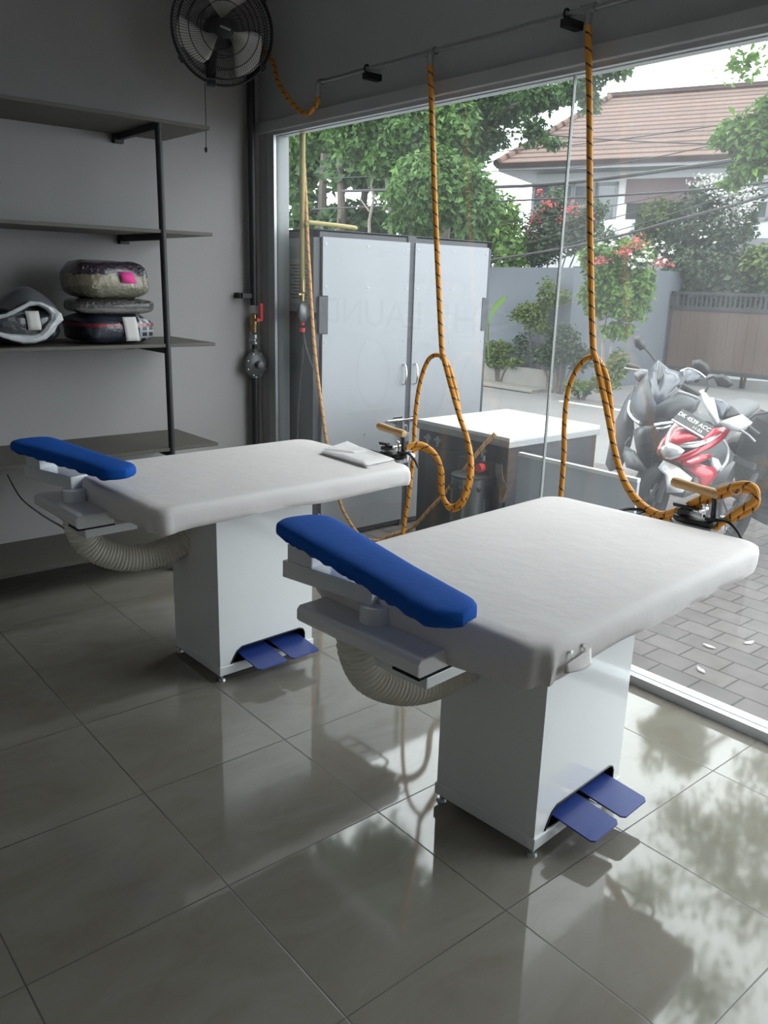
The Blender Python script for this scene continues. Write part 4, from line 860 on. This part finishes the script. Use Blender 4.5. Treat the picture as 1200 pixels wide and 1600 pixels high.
panel(rs, I, 'headlight', 'lamp', [(440, 900, 4.07), (490, 878, 4.05), (560, 905, 4.03), (605, 935, 4.03), (570, 975, 4.02), (510, 995, 4.01), (455, 985, 4.04), (433, 945, 4.07)], .035)
panel(rs, I, 'side_fairing', 'moto_red', [(565, 1015, 4.05), (690, 970, 4.15), (790, 958, 4.26), (785, 985, 4.26), (720, 1015, 4.18), (640, 1042, 4.10), (590, 1040, 4.06)], .015)
strip(rs, I, 'side_decal', 'plate_text', [(622, 1018, 4.075), (665, 1003, 4.105), (708, 988, 4.145)], .004)
panel(rs, I, 'lower_nose', 'moto_red', [(590, 1050, 4.10), (700, 1030, 4.2), (815, 1060, 4.32), (830, 1110, 4.34), (770, 1190, 4.30), (715, 1235, 4.24), (700, 1130, 4.2)], .02)
panel(rs, I, 'leg_guard', 'moto_white', [(800, 985, 4.36), (840, 1000, 4.40), (870, 1060, 4.42), (830, 1090, 4.38), (795, 1040, 4.34)], .012)
strip(rs, I, 'leg_guard_edge', 'moto_white', [(870, 850, 4.5), (905, 900, 4.52), (915, 960, 4.52), (900, 1020, 4.48), (850, 1080, 4.42)], .009)
panel(rs, I, 'front_fender', 'moto_white', [(455, 1008, 4.10), (418, 1060, 4.08), (470, 1110, 4.02), (480, 1170, 3.98), (474, 1235, 3.95), (590, 1235, 4.0), (655, 1135, 4.08), (560, 1060, 4.1)], .04)
panel(rs, I, 'handlebar_cowl', 'moto_white', [(708, 512, 4.42), (740, 500, 4.44), (775, 560, 4.40), (808, 560, 4.42), (830, 640, 4.38), (852, 735, 4.34), (828, 745, 4.32), (770, 660, 4.34), (735, 590, 4.37)], .02)
panel(rs, I, 'handlebar_cowl', 'moto_white', [(852, 732, 4.34), (930, 705, 4.42), (1012, 680, 4.50), (1085, 735, 4.52), (1055, 770, 4.49), (1000, 802, 4.44), (930, 785, 4.38), (870, 757, 4.35)], .03)
panel(rs, I, 'meter_visor', 'moto_screen', [(815, 562, 4.44), (870, 575, 4.46), (915, 602, 4.47), (895, 660, 4.44), (868, 712, 4.39), (845, 690, 4.37)], .02)
panel(rs, I, 'meter', 'black', [(868, 714, 4.395), (897, 660, 4.45), (930, 615, 4.5), (965, 640, 4.52), (1000, 682, 4.51), (930, 700, 4.44)], .015)
strip(rs, I, 'grip', 'black', [(585, 470, 4.36), (640, 505, 4.38), (705, 545, 4.40)], .022)
strip(rs, I, 'brake_lever', 'steel', [(555, 513, 4.30), (620, 530, 4.33), (700, 560, 4.37)], .010)
strip(rs, I, 'grip', 'black', [(1055, 765, 4.50), (1090, 795, 4.50), (1135, 828, 4.50)], .020)
strip(rs, I, 'brake_lever', 'steel', [(1005, 790, 4.43), (1060, 825, 4.44), (1108, 872, 4.44)], .007)
strip(rs, I, 'mirror_stalk', 'black', [(750, 515, 4.42), (772, 470, 4.44), (765, 430, 4.45), (790, 412, 4.46), (830, 402, 4.47)], .008)
panel(rs, I, 'mirror_head', 'black', [(810, 398, 4.47), (885, 392, 4.47), (925, 425, 4.48), (952, 462, 4.48), (915, 478, 4.48), (845, 466, 4.47)], .02, .018)
strip(rs, I, 'mirror_stalk', 'black', [(1050, 730, 4.54), (1085, 695, 4.56), (1120, 675, 4.58), (1200, 662, 4.62), (1250, 640, 4.64)], .008)
panel(rs, I, 'mirror_head', 'black', [(1240, 600, 4.64), (1310, 590, 4.66), (1360, 630, 4.68), (1330, 680, 4.67), (1260, 665, 4.65)], .02, .018)
panel(rs, I, 'side_cover', 'seat', [(905, 870, 4.64), (1000, 785, 4.75), (1120, 770, 4.95), (1300, 750, 5.2), (1300, 860, 5.2), (1120, 885, 4.95), (980, 890, 4.72)], .02)
panel(rs, I, 'side_cover', 'moto_grey', [(905, 880, 4.64), (1300, 865, 5.2), (1300, 960, 5.2), (1110, 975, 4.95), (960, 960, 4.72)], .02)
panel(rs, I, 'side_strip', 'moto_white', [(870, 1195, 4.5), (1000, 1120, 4.65), (1100, 1050, 4.8), (1210, 1005, 4.95), (1320, 960, 5.1), (1320, 1030, 5.1), (1180, 1090, 4.9), (1060, 1160, 4.72), (940, 1215, 4.56)], .015)
# number plate standing on the nose
ft, fl_, fr_, fb = [I @ Q(*p) for p in ((590, 640, 4.23), (508, 720, 4.10), (815, 768, 4.28), (738, 832, 4.15))]
ux = (fr_-ft).normalized(); uy = (ft-fl_); uy = (uy-ux*uy.dot(ux)).normalized(); un = ux.cross(uy)
cp = (ft+fl_+fr_+fb)/4; pw_, ph_ = (fr_-ft).length/2, ((ft-fl_).length+(fr_-fb).length)/4
po = MB(); po.box((-pw_, -ph_, -.006), (pw_, ph_, .002)); po = po.build('number_plate', 'plate', rs)
PM = Matrix((ux, uy, un)).transposed().to_4x4(); PM.translation = cp; po.matrix_local = PM
text('plate_lettering', 'DK 4539 ACC', ph_*.78, Matrix.Translation((0, ph_*.25, .0022)) @ Matrix.Diagonal((pw_*1.85/(ph_*.78*5.6), 1, 1, 1)), 'plate_text', po)
text('plate_lettering', '11·22', ph_*.46, Matrix.Translation((pw_*.42, -ph_*.45, .0022)), 'plate_text', po)
MB().box((-pw_, -ph_-.006, -.002), (pw_, -ph_+.006, .006)).build('plate_rail', 'boiler_top', po)

# ------------------------------------------------------------------ house across the street
HA, HZ = math.atan2(-.925, .379), 4.5
hs = thing('house', 'white house with red-brown hipped tile roof across the street', 'house', (14.0, 11.57, 0), HA)
HM = Matrix.Translation((14.0, 11.57, 0)) @ Matrix.Rotation(HA, 4, 'Z'); HI = HM.inverted()
def hp(px, py, y):     # a picture point carried onto the house plane at depth y (house axes)
    o = HI @ CAM; d = HI.to_3x3() @ ray(px, py); return o + d*((y-o.y)/d.y)
RY = 4.4; r0 = hp(955, 152, RY); HL = 15.0
rz_ = r0.z; rx = r0.x
def slope(name, vs, m_, up):
    n_ = len(vs); return MB().add([Vector(v) for v in vs]+[Vector(v)-Vector((0, 0, .1)) for v in vs], [tuple(range(n_)), tuple(range(2*n_-1, n_-1, -1))]+[(i, n_+i, n_+(i+1) % n_, (i+1) % n_) for i in range(n_)]).build(name, m_, hs)
MT['roof_side'] = brick_material('red_brown_roof_tile_side', (.15, .088, .068), (.11, .068, .056), (.03, .018, .015), 30, .29, .05, .8, rot=PI/2, bumpy=.8)
slope('roof_slope', [(0, 0, HZ), (HL, 0, HZ), (HL-rx, RY, rz_), (rx, RY, rz_)], 'roof', 1)
slope('roof_slope', [(0, 2*RY, HZ), (0, 0, HZ), (rx, RY, rz_)], 'roof_side', 1)
slope('roof_slope', [(HL, 2*RY, HZ), (0, 2*RY, HZ), (rx, RY, rz_), (HL-rx, RY, rz_)], 'roof', 1)
slope('roof_slope', [(HL, 0, HZ), (HL, 2*RY, HZ), (HL-rx, RY, rz_)], 'roof_side', 1)
rd = MB(); rd.tube([(rx-.1, RY, rz_+.02), (HL-rx+.1, RY, rz_+.02)], .10, 8); rd.tube([(0, 0, HZ), (rx, RY, rz_+.02)], .09, 8); rd.build('ridge_cap', 'roof', hs)
MB().box((.05, .05, HZ-.17), (HL, 2*RY-.05, HZ-.09)).build('eave_soffit', 'soffit', hs)
OV = .75
MB().box((OV, OV, GZ), (HL-OV, 2*RY-OV, HZ-.1)).build('house_wall', 'house', hs)
def hbox(name, pts, m_, d0, d1):
    a, b = hp(*pts[0], OV), hp(*pts[1], OV)
    return MB().box((min(a.x, b.x), OV-d1, min(a.z, b.z)), (max(a.x, b.x), OV-d0, max(a.z, b.z))).build(name, m_, hs)
def hwin(p0, p1, cols, fm='house'):
    a, b = hp(*p0, OV), hp(*p1, OV); x0, x1, z0, z1 = min(a.x, b.x), max(a.x, b.x), min(a.z, b.z), max(a.z, b.z)
    f_ = MB(); w_ = .07
    f_.box((x0, OV-.05, z0), (x1, OV+.01, z0+w_)); f_.box((x0, OV-.05, z1-w_), (x1, OV+.01, z1))
    for k in range(cols+1): xx = x0+(x1-x0-w_)*k/cols; f_.box((xx, OV-.05, z0), (xx+w_, OV+.01, z1))
    f_.box((x0, OV-.04, (z0+z1)/2-.02), (x1, OV, (z0+z1)/2+.02))
    fo = f_.build('window', 'soffit', hs)
    for k in range(cols): MB().box((x0+(x1-x0)*k/cols+.02, OV-.012, z0+.02), (x0+(x1-x0)*(k+1)/cols-.02, OV-.004, z1-.02)).build('pane', 'pane_dark', fo)
hwin((833, 287), (893, 356), 2); hwin((896, 287), (930, 357), 1); hwin((931, 285), (961, 352), 1)
hbox('blind', ((980, 280), (1105, 316)), 'blind', .0, .03); hbox('opening', ((980, 313), (1105, 375)), 'dark_open', .0, .012)
hbox('parapet', ((945, 345), (992, 400)), 'house', 0, .35)
hwin((1150, 285), (1200, 345), 3)
hbox('lower_opening', ((1120, 372), (1230, 440)), 'soffit', 0, .03)

# ------------------------------------------------------------------ plants
def shine(px, py, X, r, n):     # where the polished floor at a picture point looks to, out of frame above
    d = ray(px, py); f0 = at_z(px, py, 0); d2 = Vector((d.x, d.y, -d.z)); P = f0+d2*((X-f0.x)/d2.x)
    return (P, (r, r, r*.8), n)
def depth(P): return (Vector(P)-CAM).dot(AF)
def leaves(m, c, r, n, size, rnd, droop=.0, shell=.55):
    for _ in range(n):
        d = Vector((rnd.gauss(0, 1), rnd.gauss(0, 1), rnd.gauss(0, 1))).normalized(); q = shell+(1-shell)*rnd.random() if rnd.random() < .8 else rnd.random()
        lump = 1+.28*noise.noise(d*2.3+Vector(c))
        P = Vector(c)+Vector((d.x*r[0], d.y*r[1], d.z*r[2]))*q*lump
        ax = Vector((rnd.gauss(0, 1), rnd.gauss(0, 1), rnd.gauss(0, .6)-droop)).normalized()
        up = (d*.8+Vector((0, 0, .6))+Vector((rnd.gauss(0, .6), rnd.gauss(0, .6), rnd.gauss(0, .6)))).normalized()
        sd = ax.cross(up)
        if sd.length < .05: continue
        sd.normalize(); L = size*(.6+.8*rnd.random()); W = L*.27
        nn = sd.cross(ax).normalized()
        o = len(m.v)
        m.v += [P, P+ax*L*.45+sd*W+nn*L*.06, P+ax*L-nn*L*.10, P+ax*L*.45-sd*W+nn*L*.06, P+ax*L*.5]
        m.f += [(o, o+4, o+1), (o+1, o+4, o+2), (o, o+3, o+4), (o+3, o+2, o+4)]; m.sm += [False]*4
def plant(name, label, cat, blobs, m_leaf, size, X, trunk=(), m_bark='bark', seed=1, flowers=(), group=None, droop=0., shell=.55, dense=1., base=None, more=(), flat=1.):
    """blobs: picture centre, half-sizes in picture units, distance off the plane X, leaf count"""
    rnd = random.Random(seed)
    cs = []
    for (px, py, rx_, ry_, dX, n) in blobs:
        P = at_x(px, py, X+dX); s = depth(P)/FPX; cs.append((P, (rx_*s*flat, rx_*s, ry_*s), int(n*dense)))
    cs += list(more)
    b0 = cs[0][0]; gx, gy = (base if base else (b0.x, b0.y))
    t = thing(name, label, cat, (gx, gy, GZ), 0, group); O = Vector(t.location)
    m = MB()
    for P, r, n in cs: leaves(m, P-O, r, n, size, rnd, droop, shell)
    m.build('crown', m_leaf, t)
    tm = MB()
    if trunk:
        for pl, r in trunk: tm.tube([at_x(px, py, X+dX)-O for px, py, dX in pl], [r*(1-.55*i/(len(pl)-1)) for i in range(len(pl))], 8)
    else:
        for i, (P, r, n) in enumerate(cs[:6]):
            q = P-O; tm.tube(spline([(q.x*.15, q.y*.15, 0), (q.x*.4, q.y*.4, q.z*.5), (q.x, q.y, q.z+r[2]*.3)], 6), lambda i: .03*(1-i/16), 6)
    if tm.v: tm.build('trunk', m_bark, t)
    for k, (fm, spots, fs) in enumerate(flowers):
        fl = MB()
        for (px, py, rx_, ry_, dX, n) in spots:
            P = at_x(px, py, X+dX); s = depth(P)/FPX; leaves(fl, P-O, (rx_*s*1.7, rx_*s*1.7, ry_*s*1.7), int(n*1.4), fs, rnd, 0, .2)
        fl.build('blossom', fm, t)
    return t
# broad tree behind the locker
plant('broadleaf_tree', 'broad green tree with drooping leaves behind the outdoor locker', 'tree',
      [(505, 190, 60, 34, 0, 4200), (575, 205, 70, 44, -.4, 6000), (640, 215, 70, 48, -.2, 6000), (700, 195, 50, 50, 0, 4000), (680, 290, 75, 55, -.6, 7600), (735, 320, 45, 45, -.3, 3600), (470, 225, 26, 36, 0, 700), (600, 165, 70, 30, -.5, 1800), (655, 340, 50, 32, -.2, 1800), (600, 255, 40, 18, -.3, 700)], 'leaf_mid', .105, 7.5,
      trunk=[([(578, 420, 0), (577, 345, 0), (584, 310, 0), (580, 290, 0), (590, 250, 0)], .028), ([(577, 330, 0), (566, 315, 0), (556, 302, 0)], .014), ([(583, 305, -.0), (592, 312, -.1), (612, 314, -.1)], .012)], m_bark='bark_pale', seed=3, droop=.5)
plant('shade_tree', 'dark stand of trunks and foliage far behind the locker', 'tree',
      [(480, 330, 40, 40, 0, 500), (560, 345, 70, 30, .5, 800), (700, 320, 60, 80, 0, 2000), (640, 280, 60, 50, .6, 800), (500, 200, 70, 60, .6, 2200), (600, 190, 70, 50, .6, 2200), (700, 215, 70, 60, .2, 2000), (470, 270, 30, 40, 0, 500), (560, 270, 60, 25, .2, 500)], 'leaf_dark', .26, 11.0,
      trunk=[([(500, 420, 0), (503, 340, 0), (506, 240, 0)], .16), ([(530, 420, -.4), (534, 330, -.4), (530, 240, -.4)], .13), ([(470, 420, .2), (470, 330, .2), (474, 220, .2)], .14), ([(560, 420, .3), (566, 330, .3), (580, 230, .3)], .12), ([(615, 420, 0), (612, 330, 0), (600, 240, 0)], .11)], seed=4, droop=.3,
      more=[shine(560, 1400, 10.5, 1.5, 1500), shine(640, 1430, 10.5, 1.3, 1200), shine(480, 1360, 10.5, 1.5, 1500), shine(600, 1340, 11, 1.0, 700), shine(520, 1480, 10, 1.6, 1500), shine(420, 1250, 11, 1.6, 1200), shine(650, 1500, 10, 1.5, 1200)])
plant('street_tree', 'dark small-leaved tree whose branches hang into the sky at the top', 'tree',
      [(730, 195, 48, 50, 0, 3000), (790, 165, 50, 34, .2, 2400), (845, 150, 48, 24, 0, 1900), (770, 215, 36, 18, .2, 700), (835, 203, 24, 26, 0, 420), (862, 222, 24, 9, 0, 200), (905, 135, 36, 22, -.2, 1100), (955, 112, 38, 10, -.2, 420), (922, 160, 16, 16, -.2, 240), (700, 150, 50, 30, .2, 2000), (760, 130, 70, 20, 0, 1700), (738, 262, 26, 22, 0, 320)], 'leaf_dark', .085, 8.4,
      trunk=[([(690, 430, 0), (700, 300, 0), (725, 210, 0), (790, 170, 0)], .09), ([(725, 215, 0), (800, 165, 0), (870, 140, 0), (960, 110, -.2)], .03), ([(740, 240, 0), (700, 235, 0), (690, 250, 0)], .02)], seed=5, droop=.35, shell=.2, base=(8.4, 7.1))
plant('bright_bush', 'bright green feathery bush above the street wall beside the locker top', 'bush',
      [(770, 345, 48, 42, 0, 2200), (735, 375, 40, 40, 0, 1500), (795, 395, 34, 36, 0, 1200), (720, 330, 40, 30, .2, 900)], 'leaf_bright', .13, 11.9, seed=6, droop=.3)
plant('bougainvillea', 'grey-green shrub with pink flowers in front of the house windows', 'shrub',
      [(850, 365, 40, 45, 0, 1500), (900, 360, 40, 40, .2, 1500), (835, 395, 40, 25, 0, 900), (945, 385, 30, 28, 0, 700), (870, 320, 22, 26, .1, 350), (930, 330, 20, 20, .1, 260)], 'leaf_grey', .11, 12.6, seed=7,
      flowers=[('petal_pink', [(857, 317, 8, 7, -.3, 40), (837, 340, 10, 10, -.3, 50), (895, 325, 14, 10, -.3, 50), (880, 345, 8, 6, -.3, 12), (925, 337, 8, 8, -.3, 12), (830, 360, 12, 12, -.3, 20), (842, 300, 6, 6, -.2, 22)], .065)])
plant('slender_tree', 'light green slender tree with pink blossom growing at the corner of the street wall', 'tree',
      [(958, 420, 38, 35, 0, 1900), (985, 395, 36, 22, 0, 1100), (940, 455, 34, 40, 0, 1300), (985, 465, 34, 38, 0, 1500), (930, 400, 24, 24, 0, 600), (965, 515, 26, 14, 0, 300), (1005, 440, 18, 26, 0, 400)], 'leaf_bright', .10, 10.95,
      trunk=[([(943, 615, 0), (942, 540, 0), (948, 470, 0), (955, 420, 0)], .035), ([(938, 612, 0), (932, 545, 0), (935, 470, 0)], .028), ([(948, 612, 0), (955, 540, 0), (975, 460, 0)], .028)], m_bark='bark_pale', seed=8, droop=.4,
      flowers=[('petal_pink', [(978, 395, 12, 7, -.4, 60), (997, 380, 10, 7, -.3, 50), (935, 408, 16, 6, -.4, 60), (1035, 410, 12, 6, .2, 50)], .06), ('petal_white', [(1000, 405, 30, 10, -.3, 40), (1025, 388, 22, 10, 0, 30), (950, 380, 20, 8, -.3, 24)], .08)])
plant('white_flower_bush', 'tall grey-green bush topped with white flowers before the house', 'bush',
      [(1090, 345, 45, 45, 0, 1900), (1140, 350, 48, 42, 0, 1800), (1120, 300, 42, 24, 0, 900), (1060, 385, 40, 32, 0, 1300), (1165, 320, 24, 40, 0, 600), (1100, 410, 50, 30, -.2, 1400)], 'leaf_grey', .11, 15.6, seed=9,
      flowers=[('petal_white', [(1110, 287, 22, 10, -.4, 220), (1140, 300, 26, 12, -.4, 260), (1150, 330, 20, 20, -.4, 140), (1100, 360, 40, 30, -.5, 40), (1170, 310, 14, 14, -.4, 90)], .075)])
plant('green_bush', 'soft green bush in front of the dark house opening', 'bush', [(1030, 335, 34, 24, 0, 1000), (1010, 365, 26, 20, 0, 600), (1055, 350, 26, 26, 0, 700)], 'leaf_shrub', .11, 15.7, seed=10)
plant('gate_hedge', 'dark dense hedge rising behind the brown gate', 'hedge', [(1090, 450, 50, 45, 0, 1900), (1150, 440, 50, 50, 0, 2000), (1210, 440, 50, 50, 0, 1900), (1070, 420, 30, 30, 0, 700)], 'leaf_grey', .15, 15.4, seed=11, flat=.5)
plant('garden_bush', 'bright green bush at the edge beyond the gate hedge', 'bush', [(1185, 410, 26, 28, 0, 700), (1215, 420, 30, 30, 0, 700)], 'leaf_shrub', .13, 15.3, seed=12)
plant('roadside_tree', 'bright green branch of a tree reaching into the upper edge by the roof', 'tree',
      [(1165, 200, 40, 20, 0, 1100), (1195, 225, 45, 32, 0, 2000), (1150, 218, 34, 18, 0, 900), (1215, 180, 40, 40, 0, 1500), (1170, 262, 28, 16, 0, 650), (1145, 285, 16, 8, 0, 200)], 'leaf_bright', .085, 7.2,
      trunk=[([(1300, 420, 0), (1290, 280, 0), (1250, 220, 0), (1170, 205, 0)], .05)], seed=13, droop=.3, shell=.2,
      more=[shine(1110, 1320, 7, .75, 900), shine(1190, 1290, 7, .6, 700), shine(1060, 1270, 7.4, .35, 220), shine(1170, 1400, 6.6, .8, 900), shine(1010, 1400, 7, .5, 420), shine(1090, 1560, 6.4, .7, 700), shine(960, 1500, 6.8, .6, 500), shine(1190, 1200, 7.4, .35, 220), shine(1020, 1190, 7.8, .3, 150), shine(860, 1560, 7, .8, 700)])
plant('planter_shrub', 'yellow-green open shrub in the planter against the street wall', 'shrub', [(830, 488, 34, 16, 0, 600), (855, 460, 22, 26, 0, 420), (878, 465, 18, 14, 0, 220), (815, 492, 24, 12, 0, 260), (840, 510, 30, 14, 0, 260)], 'leaf_shrub', .075, 11.22, flat=.45,
      trunk=[([(842, 580, 0), (841, 540, 0), (838, 500, 0)], .02), ([(846, 580, 0), (850, 520, 0), (858, 470, 0)], .016), ([(830, 580, 0), (829, 530, 0), (822, 495, 0)], .014)], seed=14)
plant('dark_shrub', 'dark green rounded shrub below the open shrub in the planter', 'shrub', [(880, 535, 36, 30, -.05, 1300), (860, 555, 40, 18, 0, 800), (905, 560, 26, 20, 0, 600), (815, 540, 18, 22, .05, 260)], 'leaf_grey', .075, 11.18, seed=15, flat=.45)
plant('low_shrub', 'low green plant next to the locker edge in the planter', 'shrub', [(782, 545, 26, 12, 0, 500), (775, 562, 26, 14, 0, 420), (800, 566, 22, 8, 0, 200), (765, 545, 14, 14, 0, 160)], 'leaf_shrub', .08, 11.2, seed=16, flat=.45)
plant('grass_tuft', 'tuft of roadside grass at the end of the planter', 'grass', [(905, 606, 26, 10, 0, 420), (940, 600, 22, 14, 0, 300), (965, 575, 20, 30, 0, 420)], 'leaf_shrub', .09, 10.85, seed=17, flat=.5)
bl_ = thing('banana_plant', 'single broad banana leaf beside the right edge of the locker', 'plant', at_x(764, 560, 11.0)); O = Vector(bl_.location)
def ban(u, v):
    P = spline([at_x(763, 500, 11), at_x(770, 482, 11), at_x(780, 470, 11), at_x(792, 461, 11)], 8); i = min(int(u*24), 23); c = P[i].lerp(P[i+1], u*24-i)
    wd = .16*math.sin(PI*min(1, .08+u*.92))**.7; return c-O+(AU*.8+AF*.5)*wd*(2*v-1)*.75+Vector((0, 0, -.05*(2*v-1)**2))
MB().grid(ban, 24, 6).build('leaf', 'leaf_bright', bl_)
MB().tube([Vector((0, 0, 0)), at_x(762, 530, 11)-O, at_x(763, 500, 11)-O], .02, 8).build('stem', 'leaf_shrub', bl_)

# ------------------------------------------------------------------ overhead cables
def cable(pts, r, label, X=9.6, group=None):
    P = [at_x(px, py, X) for px, py in pts]
    a = P[0]+(P[0]-P[1])*2.5; b = P[-1]+(P[-1]-P[-2])*2.5
    o = MB().tube(spline([a]+P+[b], 6), r, 6).build('overhead_cable', 'cable'); tag(o, label, 'cable', group)
cable([(730, 293), (830, 290), (930, 281), (1069, 262), (1155, 249), (1210, 240)], .026, 'thickest overhead cable, crossing the house wall under the eaves')
cable([(740, 316), (880, 310), (1000, 303), (1100, 296), (1210, 284)], .015, 'overhead cable crossing the middle of the house windows')
cable([(767, 406), (880, 388), (970, 368), (1060, 343), (1140, 322), (1210, 302)], .018, 'overhead cable sloping across the flowering bushes to the street wall')
cable([(815, 208), (920, 216), (1020, 222), (1150, 226)], .008, 'upper thin cable in front of the roof tiles', 9.2)
cable([(790, 236), (900, 226), (1040, 208), (1160, 190)], .007, 'thin cable rising to the right over the roof', 9.3)
cable([(760, 268), (900, 262), (1010, 248), (1130, 224)], .007, 'thin cable along the roof edge', 9.4)
for pts in ([(820, 345), (940, 325), (1060, 300), (1200, 268)], [(850, 372), (960, 340), (1080, 310), (1200, 280)], [(900, 378), (1000, 350), (1100, 318), (1200, 292)]):
    cable(pts, .006, 'thin faint cable fanning across the house front', 9.8, 'thin cables across the house front')
lf = random.Random(21); spots_ = [(1108, 1010), (1170, 1004), (1095, 1047), (1180, 1072), (1120, 984), (1192, 1040)]
for k, (px, py) in enumerate(spots_[:3]):
    P = at_z(px, py, GZ+.006); m = MB(); m.grid(lambda u, v: (.035*(u-.5)*(1-.7*abs(2*v-1)), .07*(v-.5), .006*math.sin(u*PI)), 3, 6)
    o = m.build('fallen_leaf', 'paper', solid=.001); o.location = P; o.rotation_euler = (0, 0, k*1.3)
    tag(o, ('pale fallen leaf on the pavers nearest the window sill', 'pale fallen leaf on the pavers by the frame edge, furthest right', 'pale fallen leaf on the pavers just outside the table corner')[(2, 1, 0)[k]], 'leaf')

# ------------------------------------------------------------------ light: bright overcast sky only
W = bpy.data.worlds.new('sky'); sc.world = W; W.use_nodes = True; n = W.node_tree.nodes; l = W.node_tree.links
bgn = n['Background']; tc = n.new('ShaderNodeTexCoord'); sx = n.new('ShaderNodeSeparateXYZ'); l.new(tc.outputs['Generated'], sx.inputs[0])
cr = n.new('ShaderNodeValToRGB'); e = cr.color_ramp.elements; e[0].position = .0; e[0].color = (.80, .84, .90, 1); e[1].position = .9; e[1].color = (1, 1, 1, 1)
l.new(sx.outputs['Z'], cr.inputs['Fac'])
cl = n.new('ShaderNodeTexNoise'); cl.inputs['Scale'].default_value = 2.2; cl.inputs['Detail'].default_value = 5; l.new(tc.outputs['Generated'], cl.inputs['Vector'])
mr = n.new('ShaderNodeMapRange'); mr.inputs['To Min'].default_value = .8; mr.inputs['To Max'].default_value = 1.2; l.new(cl.outputs['Fac'], mr.inputs['Value'])
mm = n.new('ShaderNodeMix'); mm.data_type = 'RGBA'; mm.blend_type = 'MULTIPLY'; mm.inputs['Factor'].default_value = 1
l.new(cr.outputs['Color'], mm.inputs['A']); l.new(mr.outputs[0], mm.inputs['B']); l.new(mm.outputs['Result'], bgn.inputs['Color'])
bgn.inputs['Strength'].default_value = 6.2
W.cycles.sampling_method = 'AUTOMATIC'
sc.view_settings.view_transform = 'Standard'; sc.view_settings.look = 'None'; sc.view_settings.gamma = 1; sc.view_settings.use_curve_mapping = False
sc.view_settings.exposure = 0.0
sc.cycles.use_denoising = True; sc.cycles.max_bounces = 12; sc.cycles.diffuse_bounces = 6; sc.cycles.transparent_max_bounces = 16; sc.cycles.sample_clamp_indirect = 6
